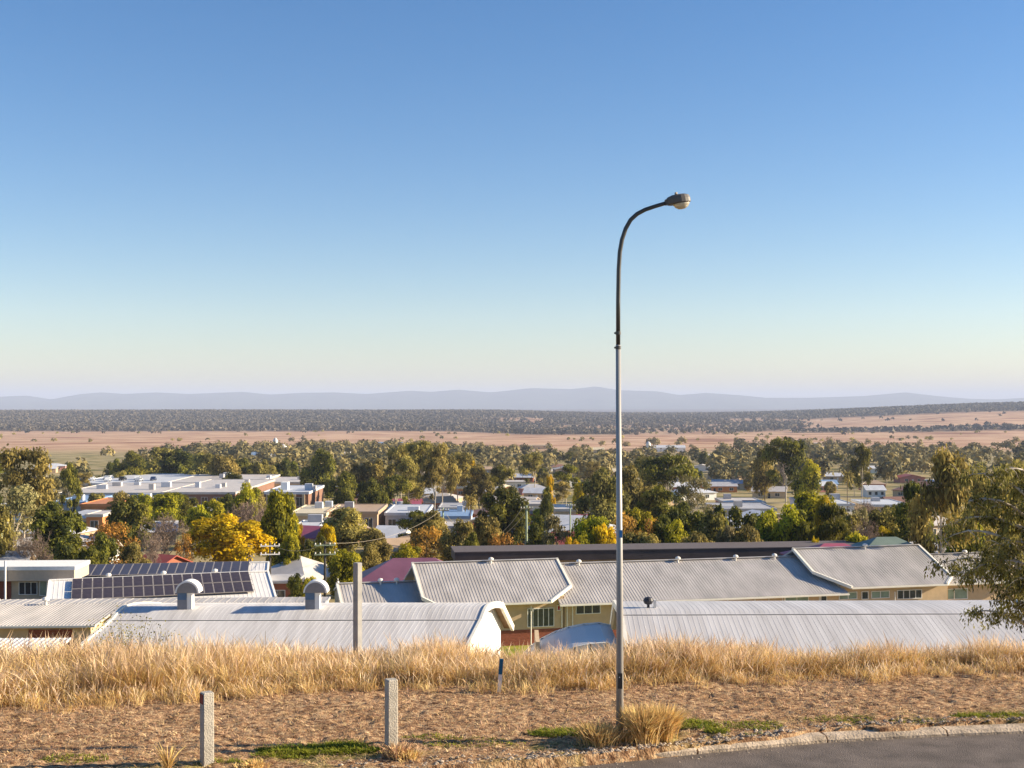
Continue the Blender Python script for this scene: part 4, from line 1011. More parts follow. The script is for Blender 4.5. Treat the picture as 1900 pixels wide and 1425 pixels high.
for spec_ in [(1365, 868, 95, 'cream', 'silver', 'gable', 2.6, 3.6, 14, 30, 'cream hall with a pale blue gabled roof right of the lamp'),
              (1400, 888, 62, 'cream', 'blue', 'hip', 1.8, 3.0, 12, 0, 'house with a deep blue hipped roof below the cream hall'),
              (1333, 894, 62, 'orange', 'grey', 'gable', 1.4, 3.0, 9, 0, 'orange walled house right of the lamp behind the dark trees'),
              (1460, 868, 40, 'white', 'silver', 'gable', 1.5, 3.0, 9, 0, 'small silver roof right of the cream hall'),
              (1515, 893, 60, 'pink', 'silver', 'gable', 1.5, 3.0, 9, 10, 'pinkish house behind the silver white flat roof'),
              (1060, 882, 42, 'white', 'purple', 'gable_front', 2.6, 3.0, 9, 15, 'white gabled house with a dark purple roof left of the lamp'),
              (1088, 954, 24, 'pink', 'pink', 'gable', 1.3, 2.8, 6, 0, 'tiny pink roof just left of the lamp pole'),
              (1200, 937, 26, 'pink', 'red', 'gable', 1.4, 2.8, 6, 0, 'small red pink roof just right of the lamp pole'),
              (395, 905, 50, 'silver', 'blue', 'gable_front', 3.0, 3.0, 10, 0, 'blue gabled mall entrance right of the blue awning'),
              (200, 945, 42, 'orange', 'red', 'gable', 1.2, 3.0, 7, 0, 'bright orange cottage with red roof below the mall'),
              (575, 975, 70, 'cream', 'pink', 'gable', 1.5, 3.0, 8, -24, 'cream cottage with a long sloping pink roof'),
              (612, 975, 36, 'white', 'white', 'gable_front', 1.8, 3.0, 7, 0, 'small white gable among yellow and green trees'),
              (730, 975, 52, 'white', 'silver', 'gable', 1.6, 3.0, 8, -10, 'silver roofed house left of the green power pole'),
              (735, 998, 50, 'cream', 'tan', 'gable', 1.4, 2.8, 7, 20, 'cream house with tan roof above the purple roof'),
              (815, 1003, 30, 'white', 'grey', 'gable', 1.2, 2.8, 6, 0, 'small grey roof beside the green power pole'),
              (885, 968, 66, 'brick', 'red', 'hip', 1.6, 3.0, 8, 0, 'red hipped roof below the palm tree'),
              (960, 968, 36, 'white', 'blue', 'gable', 1.4, 2.8, 7, 0, 'blue roofed house beside the middle power pole'),
              (790, 905, 46, 'cream', 'silver', 'gable', 1.6, 3.0, 9, 0, 'silver roofed house at the foot of the tall gums'),
              (835, 905, 60, 'orange', 'cream', 'flat', .4, 3.4, 9, 0, 'cream flat roofed shop right of the tall gum trunks'),
              (905, 903, 50, 'white', 'silver', 'gable', 1.6, 3.0, 9, 0, 'silver white roofed house above the dark round tree'),
              (940, 893, 70, 'white', 'white', 'flat', .4, 3.6, 10, 0, 'long white flat roof behind the dark round tree'),
              (750, 925, 60, 'brick', 'pink', 'gable', 1.4, 3.0, 9, 0, 'red shop roof at the foot of the tall gums'),
              (660, 925, 56, 'tan', 'brown', 'gable', 1.4, 3.0, 9, 12, 'brown gabled roof beside the tan shop'),
              (450, 833, 62, 'white', 'white', 'gable_front', 3.2, 5.0, 16, 10, 'large white gabled barn far beyond the mall'),
              (485, 838, 40, 'white', 'blue', 'gable', 2.4, 5.0, 14, 0, 'blue roofed shed beside the white gabled barn'),
              (630, 835, 40, 'white', 'white', 'gable', 2.4, 4.6, 14, 0, 'white shed above the big dark round tree'),
              (560, 832, 60, 'cream', 'cream', 'flat', .6, 4.6, 14, 0, 'long cream shed at the edge of the fields'),
              (725, 820, 44, 'grey', 'blue', 'gable', 2.2, 4.6, 14, 0, 'distant blue grey shed near the tan field'),
              (905, 835, 30, 'white', 'white', 'gable_front', 2.0, 4.0, 10, 0, 'white house by the small yellow tree'),
              (1210, 843, 60, 'cream', 'white', 'flat', .6, 4.6, 14, 0, 'long white roof just right of the lamp pole'),
              (1240, 826, 60, 'white', 'silver', 'gable', 2.2, 4.6, 14, 0, 'silver factory roof beside the white silo'),
              (1105, 830, 30, 'cream', 'cream', 'gable', 2.0, 4.0, 10, 0, 'cream shed just left of the lamp pole'),
              (1000, 826, 40, 'cream', 'cream', 'flat', .5, 4.0, 10, 0, 'low cream roof at the edge of the field'),
              (1370, 838, 60, 'cream', 'silver', 'gable', 2.2, 4.4, 14, 0, 'silver roof left of the big dark gum'),
              (1330, 842, 40, 'white', 'white', 'gable', 2.0, 4.0, 12, 0, 'white roof further left of the big dark gum'),
              (1500, 822, 70, 'white', 'silver', 'flat', .6, 4.6, 16, 0, 'long pale yard roof beyond the big dark gum'),
              (1530, 890, 40, 'white', 'blue', 'gable', 1.5, 3.0, 8, 0, 'little blue roofed house beside yellow green trees'),
              (1620, 900, 34, 'white', 'silver', 'gable', 1.5, 3.0, 8, 0, 'small silver roof by the dark shrubs on the right'),
              (1240, 880, 34, 'white', 'white', 'gable', 1.5, 3.0, 8, 0, 'white roof glimpsed between the dark gums right of the lamp'),
              (1210, 972, 22, 'white', 'silver', 'gable', 1.2, 2.6, 5, 0, 'tiny white roof under the orange tree right of the lamp')]:
    px, py, wpx, wc, rc, sh, ri, hw, dp, rz_, lab = spec_
    house(px, py, wpx, wc, rc, sh, rise=ri, hw=hw, dep=dp, rz=rz_, label=lab, nw=2 if py < 860 else 3, name='shed' if 'shed' in lab or 'barn' in lab else 'house',
          cat='shed' if 'shed' in lab or 'barn' in lab else 'shop' if 'shop' in lab else 'house')
# small pale roofs scattered between the trees
rh = random.Random(19); EXTRA = []
for k_ in range(64):
    for _t in range(40):
        Yq = rh.choice([rh.uniform(185, 300), rh.uniform(280, 480), rh.uniform(450, 820)]); px = rh.uniform(560, 1740) if rh.random() < .86 else rh.uniform(0, 560)
        wq = rh.uniform(9, 16); wp_ = wq * F / Yq; py = HY + (EYE - g1(wx(px, Yq), Yq) - 4.4) * F / Yq
        if all(abs(px - a) > (wp_ + b) * .55 or abs(Yq - c) > 26 for a, b, c in EXTRA) and not (80 < px < 600 and 300 < Yq < 520): break
    else: continue
    EXTRA.append((px, wp_, Yq))
    wc = rh.choice(['white', 'cream', 'cream', 'tan', 'brick', 'pink']); rc = rh.choice(['white', 'white', 'silver', 'silver', 'silver', 'grey', 'grey', 'cream', 'tan', 'brown', 'red'] if rh.random() < .8 else ['silver', 'white'])
    house(px, py, wp_, wc, rc, rh.choice(['gable', 'gable', 'hip', 'hip', 'gable_front']), rise=1.5, hw=2.9, dep=wq * .7, rz=rh.uniform(-25, 25), nw=2 if Yq > 450 else 3)
def silo(px, top, wpx, Yd, label):
    x_ = wx(px, Yd); zb = g1(x_, Yd); h = wz(top, Yd) - zb; r_ = wpx / F * Yd / 2
    t = thing('silo', label, 'silo', (x_, Yd, zb))
    MB().lathe([(r_, -.5), (r_, h * .85)], 16).obj('tank', M_white, t, smooth=False)
    MB().lathe([(r_ * 1.04, h * .85), (r_ * .4, h * .98), (r_ * .1, h)], 16).obj('cap', M_roofl, t)
silo(1203, 819, 9, 1150, 'white silo standing by the silver factory roof right of the lamp')
silo(511, 812, 9, 1150, 'white silo at the edge of the field above the mall')
silo(526, 824, 12, 1120, 'squat pale green white tank below the white silo')

# ---- cars on the rooftop car park and beside the mall
def car_meshes():
    b = MB(); prof = [(-2.1, .35), (-2.1, .75), (-1.25, .85), (-.75, 1.35), (.75, 1.38), (1.35, .9), (2.1, .8), (2.12, .35)]
    n = len(prof)
    for y_ in (-.85, .85): b.v += [(x_, y_ * (0.86 if z > 1.2 else 1), z) for x_, z in prof]
    b.f = [tuple(range(n)), tuple(range(2 * n - 1, n - 1, -1))] + [(i, n + i, n + (i + 1) % n, (i + 1) % n) for i in range(n)]
    w = MB()
    for y_ in (-.862, .862): 
        s = 1 if y_ > 0 else -1
        w.add([(-1.05, y_, .88), (-.68, y_ * .87, 1.27), (.68, y_ * .87, 1.3), (1.15, y_, .90)], [(0, 1, 2, 3) if s < 0 else (3, 2, 1, 0)])
    wh = MB()
    for x_ in (-1.3, 1.3):
        for y_ in (-.8, .8): wh.tube([(x_, y_ - .1, .32), (x_, y_ + .1, .32)], .32, n=12)
    return b, w, wh
cb_, cw_, cwh = car_meshes()
cbm = {c: cb_.mesh('car_body', mat('car_' + c, v, var=.03, rough=.3, spec=.5)) for c, v in (('white', (.75, .75, .74)), ('silver', (.45, .46, .48)), ('dark blue', (.03, .05, .12)), ('black', (.02, .02, .02)), ('red', (.4, .03, .03)))}
cwm = cw_.mesh('car_window', M_glass); chm = cwh.mesh('wheel', M_dark)
def car(c, x_, y_, z_, rz_, label, grp=None):
    t = thing('parked_car', label, 'car', (x_, y_, z_), rz_, grp)
    link('body', cbm[c], t); link('side_windows', cwm, t); link('wheels', chm, t)
pkz = pk.location.z + pktop
ordn = ['leftmost', 'second from left', 'third from left', 'fourth from left', 'fifth from left', 'sixth from left', 'seventh from left', 'rightmost']
cseq = ['dark blue', 'white', 'silver', 'white', 'black', 'white', 'silver', 'dark blue']
for i, c in enumerate(cseq):
    car(c, wx(150 + i * 19, 440), 436 + (i % 3) * 5, pkz, R(90 + (i % 2) * 8), f'{c} car, {ordn[i]} on the rooftop car park of the mall', 'cars on the rooftop car park')

# ---- power poles and wires
M_wood = mat('pole_wood', (0.22, 0.20, 0.13), var=0.2, scale=3, stretch=(4, 4, .4))
M_greenp = mat('green_pole', (0.28, 0.33, 0.22), var=0.15, scale=3)
M_wire = mat('wire', (0.45, 0.38, 0.28), var=.05)
M_darkp = mat('dark_pole', (0.05, 0.045, 0.04), var=.2, scale=3)
def pole(px, top, Yp, r_, m, arm, label, arm_m=None, second=False):
    x_ = wx(px, Yp); zb = g1(x_, Yp); h = wz(top, Yp) - zb
    t = thing('power_pole', label, 'power pole', (x_, Yp, zb), R(12), 'power poles between the houses')
    MB().tube([(0, 0, -.5), (0, 0, h)], [r_ * 1.2, r_ * .8], n=10).obj('pole', m, t, smooth=True)
    for k, dz in enumerate([0.35] + ([1.3] if second else [])):
        if arm:
            MB().box(-arm, arm, -.22, -.10, h - dz - .12, h - dz).obj('crossarm', arm_m or M_wood, t)
            im = MB().lathe([(.03, 0), (.07, .06), (.07, .12), (.04, .2)], 8).mesh('insulator', M_vent)
            for q in (-.9, -.45, .45, .9): link('insulator', im, t, (q * arm, -.16, h - dz))
    return Vector((x_, Yp, zb + h - .2))
pA = pole(977, 938, 175, .17, M_greenp, 0.9, 'pale green power pole left of the lamp, holding the sagging wires')
pB = pole(822, 942, 190, .15, M_greenp, 0.9, 'slim green power pole above the left end of the dark building')
pC = pole(603, 1004, 128, .14, M_darkp, 1.1, 'dark power pole with a wide green crossarm behind the pale house', M_greenp, True)
pD = pole(501, 1006, 140, .13, M_darkp, 1.1, 'dark power pole with a pale crossarm at the end of the solar hall', M_vent, True)
pE = pole(3, 966, 150, .12, M_greenp, 0.8, 'green power pole at the extreme left edge')
pF = pole(1058, 934, 200, .13, M_greenp, 0.8, 'thin grey green power pole between the dark cypress and the yellow tree')
def wire(a, b, sag, label, r_=0.03):
    pts = [a.lerp(b, t / 16) - Vector((0, 0, sag * 4 * (t / 16) * (1 - t / 16))) for t in range(17)]
    o = MB().tube(pts, r_, n=4, cap=False).obj('power_line', M_wire); tag(o, label, 'wire', 'overhead wires')
far_l = Vector((wx(150, 290), 290, wz(925, 290)))
wire(pA + Vector((-.6, 0, -.1)), pB + Vector((.5, 0, -.8)) + Vector((0, 0, 0)), 4.4, 'upper sagging wire strung between the two green power poles', .035)
wire(pA + Vector((.1, 0, -.5)), pB + Vector((-.4, 0, -1.5)), 4.2, 'lower sagging wire strung between the two green power poles', .035)
wire(pB, pC, 1.5, 'thin wire from the slim green pole down to the dark crossarm pole', .015)
wire(pC, pD, .8, 'thin wire between the two dark poles near the pale house', .015)
# ---------------------------------------------------------------- trees
def leaf_mat(name, ca, cb, trans=0.25, scale=5.0, ov=0.22):
    m = bpy.data.materials.new(name); m.use_nodes = True
    N, L = m.node_tree.nodes, m.node_tree.links; N.clear()
    out = N.new('ShaderNodeOutputMaterial'); p = N.new('ShaderNodeBsdfPrincipled')
    p.inputs['Roughness'].default_value = 0.7; p.inputs['Specular IOR Level'].default_value = 0.15
    a = N.new('ShaderNodeAttribute'); a.attribute_name = 'rnd'
    oi = N.new('ShaderNodeObjectInfo')
    ramp = N.new('ShaderNodeValToRGB'); e = ramp.color_ramp.elements
    e[0].position = 0.15; e[0].color = (*ca, 1); e[1].position = 0.85; e[1].color = (*cb, 1)
    L.new(a.outputs['Fac'], ramp.inputs[0])
    h = N.new('ShaderNodeHueSaturation')
    mr = N.new('ShaderNodeMapRange'); mr.inputs[3].default_value = 1 - ov; mr.inputs[4].default_value = 1 + ov
    L.new(oi.outputs['Random'], mr.inputs[0])
    mu = N.new('ShaderNodeMath'); mu.operation = 'MULTIPLY'; mu.inputs[1].default_value = 13.7
    fr = N.new('ShaderNodeMath'); fr.operation = 'FRACT'; mh = N.new('ShaderNodeMapRange'); mh.inputs[3].default_value = .485; mh.inputs[4].default_value = .51
    L.new(oi.outputs['Random'], mu.inputs[0]); L.new(mu.outputs[0], fr.inputs[0]); L.new(fr.outputs[0], mh.inputs[0])
    L.new(mr.outputs[0], h.inputs['Value']); L.new(mh.outputs[0], h.inputs['Hue']); L.new(ramp.outputs[0], h.inputs['Color'])
    L.new(h.outputs[0], p.inputs['Base Color'])
    t = N.new('ShaderNodeBsdfTranslucent'); L.new(h.outputs[0], t.inputs[0])
    mx = N.new('ShaderNodeMixShader'); mx.inputs[0].default_value = trans
    L.new(p.outputs[0], mx.inputs[1]); L.new(t.outputs[0], mx.inputs[2]); L.new(mx.outputs[0], out.inputs[0])
    return m
LM = {'dark': leaf_mat('leaf_dark', (0.040, 0.052, 0.012), (0.28, 0.26, 0.030), .35),
      'olive': leaf_mat('leaf_olive', (0.09, 0.082, 0.024), (0.48, 0.39, 0.095), .35),
      'bright': leaf_mat('leaf_bright', (0.075, 0.09, 0.008), (0.58, 0.52, 0.026), .38),
      'gold': leaf_mat('leaf_gold', (0.28, 0.21, 0.008), (0.82, 0.58, 0.012), 0.4),
      'orange': leaf_mat('leaf_orange', (0.18, 0.11, 0.03), (0.62, 0.33, 0.05), 0.3),
      'bare': leaf_mat('twig_brown', (0.13, 0.095, 0.075), (0.34, 0.24, 0.18), 0.0),
      'pale': leaf_mat('leaf_pale', (0.14, 0.13, 0.05), (0.38, 0.32, 0.14))}
M_bark = mat('brown_bark', (0.16, 0.12, 0.085), var=0.25, scale=6, stretch=(1, 1, .2))
M_gumbark = mat('pale_gum_bark', (0.42, 0.34, 0.26), col2=(0.66, 0.58, 0.48), scale=5, stretch=(1, 1, .3))

ICO_V = []; ICO_F = []
def _ico():
    ph = (1 + 5 ** .5) / 2
    v = np.array([(-1, ph, 0), (1, ph, 0), (-1, -ph, 0), (1, -ph, 0), (0, -1, ph), (0, 1, ph), (0, -1, -ph), (0, 1, -ph), (ph, 0, -1), (ph, 0, 1), (-ph, 0, -1), (-ph, 0, 1)], float)
    v /= np.linalg.norm(v[0])
    f = np.array([(0, 11, 5), (0, 5, 1), (0, 1, 7), (0, 7, 10), (0, 10, 11), (1, 5, 9), (5, 11, 4), (11, 10, 2), (10, 7, 6), (7, 1, 8), (3, 9, 4), (3, 4, 2), (3, 2, 6), (3, 6, 8), (3, 8, 9), (4, 9, 5), (2, 4, 11), (6, 2, 10), (8, 6, 7), (9, 8, 1)])
    return v, f
ICO_V, ICO_F = _ico()

def leafcloud(lobes, n, size, seed, elong=1.0, flat=0.8, core=0.66, up=0.15, droop=0.0, shell=(0.72, 1.06)):
    """leaf-sized faces on the shells of many lobes; lobes = (x, y, z, r, squash)"""
    rg = np.random.default_rng(seed); lo = np.array(lobes, float)
    w = lo[:, 3] ** 2; li = rg.choice(len(lo), n, p=w / w.sum())
    d = rg.normal(size=(n, 3)); d /= np.linalg.norm(d, axis=1)[:, None]
    d[:, 2] = np.where((d[:, 2] < -0.3) & (rg.random(n) < .6), -d[:, 2], d[:, 2])
    rr = rg.uniform(shell[0], shell[1], n) + np.abs(rg.normal(0, 0.05, n)) * (rg.random(n) < .2) * 2
    pos = lo[li, :3] + d * (lo[li, 3] * rr)[:, None] * np.stack([np.ones(n), np.ones(n), lo[li, 4]], 1)
    nr = d * 0.9 + rg.normal(size=(n, 3)) * 0.5 + np.array([0, 0, up]); nr /= np.linalg.norm(nr, axis=1)[:, None]
    tg = np.cross(nr, rg.normal(size=(n, 3))); tg[:, 2] -= droop; tg -= nr * (tg * nr).sum(1)[:, None]
    tg /= np.linalg.norm(tg, axis=1)[:, None] + 1e-9; bt = np.cross(nr, tg)
    s = size * rg.uniform(.55, 1.45, n); a = tg * (s * elong / 2)[:, None]; b = bt * (s / elong ** .5 * flat / 2)[:, None]
    j = lambda: (1 + rg.uniform(-.35, .35, n))[:, None]
    V = np.stack([pos - a * j(), pos - b * j(), pos + a * j(), pos + b * j()], 1)
    lobr = rg.random(len(lo)); rnd = np.clip(0.55 * lobr[li] + 0.45 * rg.random(n), 0, 1)
    verts = V.reshape(-1, 3); faces = np.arange(n * 4).reshape(-1, 4); at = np.repeat(rnd, 4)
    if core:  # added dark inner blobs to block light through the crown
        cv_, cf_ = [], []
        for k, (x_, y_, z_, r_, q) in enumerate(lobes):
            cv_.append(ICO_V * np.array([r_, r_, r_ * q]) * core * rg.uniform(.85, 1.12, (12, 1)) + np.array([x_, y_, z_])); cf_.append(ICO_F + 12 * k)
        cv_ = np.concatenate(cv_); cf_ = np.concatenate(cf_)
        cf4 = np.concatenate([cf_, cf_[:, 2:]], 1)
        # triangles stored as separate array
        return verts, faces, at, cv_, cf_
    return verts, faces, at, None, None
def crown_mesh(name, m, *a, **k):
    v, f, at, cv_, cf_ = leafcloud(*a, **k)
    if cv_ is None: return np_mesh(name, v, f, m, {'rnd': at})
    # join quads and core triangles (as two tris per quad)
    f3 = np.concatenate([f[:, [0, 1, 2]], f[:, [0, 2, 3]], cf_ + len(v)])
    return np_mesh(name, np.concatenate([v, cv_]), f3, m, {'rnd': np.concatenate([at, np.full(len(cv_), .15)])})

def gen_lobes(kind_, rg):
    L = []
    if kind_ == 'gum':
        for i in range(19):
            t = rg.uniform(.34, .93); r_ = rg.uniform(.09, .17); R_ = .5 - r_ * .8
            R_ *= math.sin(min(1, (1.08 - t) / .5) * PI / 2) ** .7
            a = rg.uniform(0, 2 * PI); q = rg.uniform(.2, 1) ** .5 * R_; L.append((q * math.cos(a), q * math.sin(a), t, r_ * 1.1, .62))
        L.append((0, 0, .9, .15, .65)); L.append((.02, .0, .68, .2, .7))
    elif kind_ == 'broad':
        L = [(0, 0, .52, .30, 1.15)]
        for i in range(17):
            z = rg.uniform(.16, .86); e = math.sqrt(max(0.03, 1 - ((z - .48) / .5) ** 2)); r_ = rg.uniform(.11, .19)
            a = rg.uniform(0, 2 * PI) + i; q = max(0, .5 * e - r_ * .75); L.append((q * math.cos(a), q * math.sin(a), z, r_, .85))
        L.append((.03, 0, .86, .14, .9))
    elif kind_ == 'dome':
        L = [(0, 0, .48, .30, 1.2)]
        for i in range(22):
            z = rg.uniform(.12, .84); e = math.sqrt(max(0.03, 1 - ((z - .34) / .62) ** 2)); r_ = rg.uniform(.09, .16)
            a = i * 2.4; q = max(0, .5 * e - r_ * .7); L.append((q * math.cos(a), q * math.sin(a), z, r_, .85))
        L.append((-.1, 0, .86, .13, .8)); L.append((.15, 0, .82, .12, .8))
    elif kind_ == 'pyramid':
        for i in range(24):
            z = .06 + .86 * i / 24; r0 = .5 * (1 - z) + .03; r_ = max(.05, r0 * .42); a = i * 2.4; L.append(((r0 - r_ * .7) * math.cos(a), (r0 - r_ * .7) * math.sin(a), z, r_, 1.1))
            if i % 2 == 0: L.append((0, 0, z, r0 * .7, 1.0))
    elif kind_ == 'cypress':
        for i in range(14):
            z = .06 + .88 * i / 14; r0 = .5 * math.sin(min(1, (1.05 - z) * 1.6) * PI / 2); a = i * 2.4
            L.append((r0 * .35 * math.cos(a), r0 * .35 * math.sin(a), z, r0 * .62, .35))
    return L
# kind -> list of (crown mesh, wood mesh)
def wood(lobes, m, r0, z0, seed, nl=7, whole=True):
    rg = random.Random(seed); mb = MB(); top = max(l[2] for l in lobes)
    x1_, y1_ = rg.uniform(-.05, .05), rg.uniform(-.05, .05)
    mb.tube([(0, 0, -.04), (x1_ * .5, y1_ * .5, z0 * .6), (x1_, y1_, z0), (x1_ * 1.4, y1_ * .6, (z0 + top) / 2), (x1_, y1_, top * .95)], [r0, r0 * .85, r0 * .7, r0 * .4, r0 * .1], n=7)
    for l in rg.sample(lobes, min(nl, len(lobes))):
        zs = z0 * rg.uniform(.75, 1.1); zs = min(zs, l[2] - .05)
        mb.tube([(x1_ * .8, y1_ * .8, zs), (l[0] * .45, l[1] * .45, zs + (l[2] - zs) * .6), (l[0], l[1], l[2])], [r0 * .5, r0 * .32, r0 * .12], n=5)
    return mb.mesh('trunk', m)
SPEC = {  # kind: (lobe shape, leaf material, n, leaf size, bark, trunk radius, fork height, variants)
    'gum': ('gum', 'olive', 5200, .034, M_gumbark, .016, .42, 4), 'darkgum': ('gum', 'dark', 5600, .036, M_gumbark, .016, .40, 3),
    'broad': ('broad', 'dark', 6200, .040, M_bark, .022, .25, 3), 'olive': ('broad', 'olive', 6200, .038, M_bark, .020, .25, 4),
    'bright': ('broad', 'bright', 6200, .038, M_bark, .020, .22, 3), 'gold': ('dome', 'gold', 6500, .034, M_bark, .022, .25, 2),
    'orange': ('broad', 'orange', 2600, .034, M_bark, .02, .25, 2), 'pale': ('gum', 'pale', 3600, .034, M_gumbark, .016, .35, 2),
    'pyramid': ('pyramid', 'dark', 5600, .034, M_bark, .02, .15, 1), 'cypress': ('cypress', 'dark', 4200, .05, M_bark, .03, .1, 1)}
ARCH = {}
for si, (k_, (sh, lm, n_, s_, bk, r0, z0, nv)) in enumerate(SPEC.items()):
    ARCH[k_] = []
    for v in range(nv):
        rg = random.Random(100 * si + v); lb_ = gen_lobes(sh, rg)
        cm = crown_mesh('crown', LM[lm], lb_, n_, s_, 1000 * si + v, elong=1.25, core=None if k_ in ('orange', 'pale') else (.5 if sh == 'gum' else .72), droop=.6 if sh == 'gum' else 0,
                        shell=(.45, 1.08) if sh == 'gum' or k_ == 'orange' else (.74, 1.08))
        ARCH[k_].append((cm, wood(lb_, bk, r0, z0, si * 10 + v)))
def bare_tree(seed):
    rg = random.Random(seed); mb = MB(); tips = []
    def br(p, d, L_, r_, lev):
        q = p + d * L_; mid = p.lerp(q, .5) + Vector((rg.uniform(-1, 1), rg.uniform(-1, 1), rg.uniform(-.3, .6))) * L_ * .07
        mb.tube([p, mid, q], [r_, r_ * .8, r_ * .55], n=4 if lev else 7, cap=False)
        if lev >= 4: tips.append((q, d)); return
        for k in range(rg.choice([3, 3, 4]) if lev < 3 else 3):
            dd = (d + Vector((rg.gauss(0, .5), rg.gauss(0, .5), rg.gauss(.12, .3)))).normalized(); br(q if k else mid, dd, L_ * rg.uniform(.62, .86), r_ * .55, lev + 1)
    for k in range(3): br(Vector((0, 0, -.02)), Vector((rg.uniform(-.35, .35), rg.uniform(-.35, .35), 1)).normalized(), .27, .020, 0)
    v = np.array(mb.v); zt_ = v[:, 2].max(); rx = np.abs(v[:, :2]).max()
    mb.v = [(x_ / rx * .5, y_ / rx * .5, z / zt_ * .97) for x_, y_, z in mb.v]
    rg2 = np.random.default_rng(seed); P_ = np.array([[q.x / rx * .5, q.y / rx * .5, q.z / zt_ * .97] for q, d in tips])
    n = 3400; i = rg2.integers(0, len(P_), n); d = rg2.normal(size=(n, 3)); d[:, 2] += .5; d /= np.linalg.norm(d, axis=1)[:, None]
    a = P_[i] - d * .02; L_ = rg2.uniform(.03, .10, n)[:, None]; s = np.cross(d, rg2.normal(size=(n, 3))); s /= np.linalg.norm(s, axis=1)[:, None]
    V = np.stack([a - s * .0016, a + s * .0016, a + d * L_ + s * .0008, a + d * L_ - s * .0008], 1)
    cm = np_mesh('crown', V.reshape(-1, 3), np.arange(n * 4).reshape(-1, 4), LM['bare'], {'rnd': np.repeat(rg2.random(n), 4)})
    return cm, mb.mesh('trunk', mat('bare_branch', (.20, .15, .12), var=.25, scale=6))
ARCH['bare'] = [bare_tree(5), bare_tree(9)]
def palm_mesh(seed):
    rg = random.Random(seed); v, f, at = [], [], []
    for k in range(46):
        a = rg.uniform(0, 2 * PI); e0 = rg.uniform(-.5, 1.3); L_ = rg.uniform(.38, .5); p = Vector((0, 0, .86)); d = Vector((math.cos(a) * math.cos(e0), math.sin(a) * math.cos(e0), math.sin(e0) * .35)); 
        side = Vector((-math.sin(a), math.cos(a), 0)); pts = []
        for i in range(6): pts.append(p.copy()); p = p + d * L_ / 5; d.z -= .16; d.normalize()
        for i in range(5):
            for s in (-1, 1):
                for j in range(3):
                    b = pts[i].lerp(pts[i + 1], j / 3); o = len(v); l_ = .10 * (1 - abs(i - 1.5) / 6)
                    tip = b + side * s * l_ + (pts[i + 1] - pts[i]).normalized() * .05 + Vector((0, 0, -.025)); c = b.lerp(pts[i + 1], .45)
                    v += [tuple(b), tuple(c), tuple(tip)]; f.append((o, o + 1, o + 2)); at += [rg.random()] * 3
    cm = np_mesh('crown', np.array(v), np.array(f), LM['olive'], {'rnd': at})
    return cm, MB().tube([(0, 0, -.03), (.01, 0, .4), (0, 0, .87)], [.035, .024, .020], n=8).mesh('trunk', M_bark)
ARCH['palm'] = [palm_mesh(2)]

DESC = {'gum': 'olive gum tree', 'darkgum': 'dark gum tree', 'broad': 'dark green leafy tree', 'olive': 'olive green bushy tree', 'bright': 'bright green leafy tree', 'gold': 'golden yellow tree',
        'orange': 'thin orange tree', 'pale': 'pale gum tree', 'bare': 'bare leafless tree', 'pyramid': 'dark cone-shaped tree', 'cypress': 'dark narrow cypress', 'palm': 'palm tree'}
TREES = []; tcount = {}
rt = random.Random(77)
def tree(px, top, wpx, Yt, kd, label=None, v=None, zdrop=0.0):
    x_ = wx(px, Yt); zb = g1(x_, Yt); h = wz(top, Yt) - zb
    if h < 1.2: return None
    w = wpx / F * Yt; i = tcount.get(kd, 0); tcount[kd] = i + 1
    cm, wm_ = ARCH[kd][(v if v is not None else i) % len(ARCH[kd])]
    t = thing('tree' if kd != 'palm' else 'palm_tree', label or '', 'tree', (x_, Yt, zb), rt.uniform(0, 2 * PI), scale=(w, w, h))
    link('trunk', wm_, t); link('crown', cm, t)
    TREES.append([t, DESC[kd], px, top, Yt, label is not None, wpx]); return t
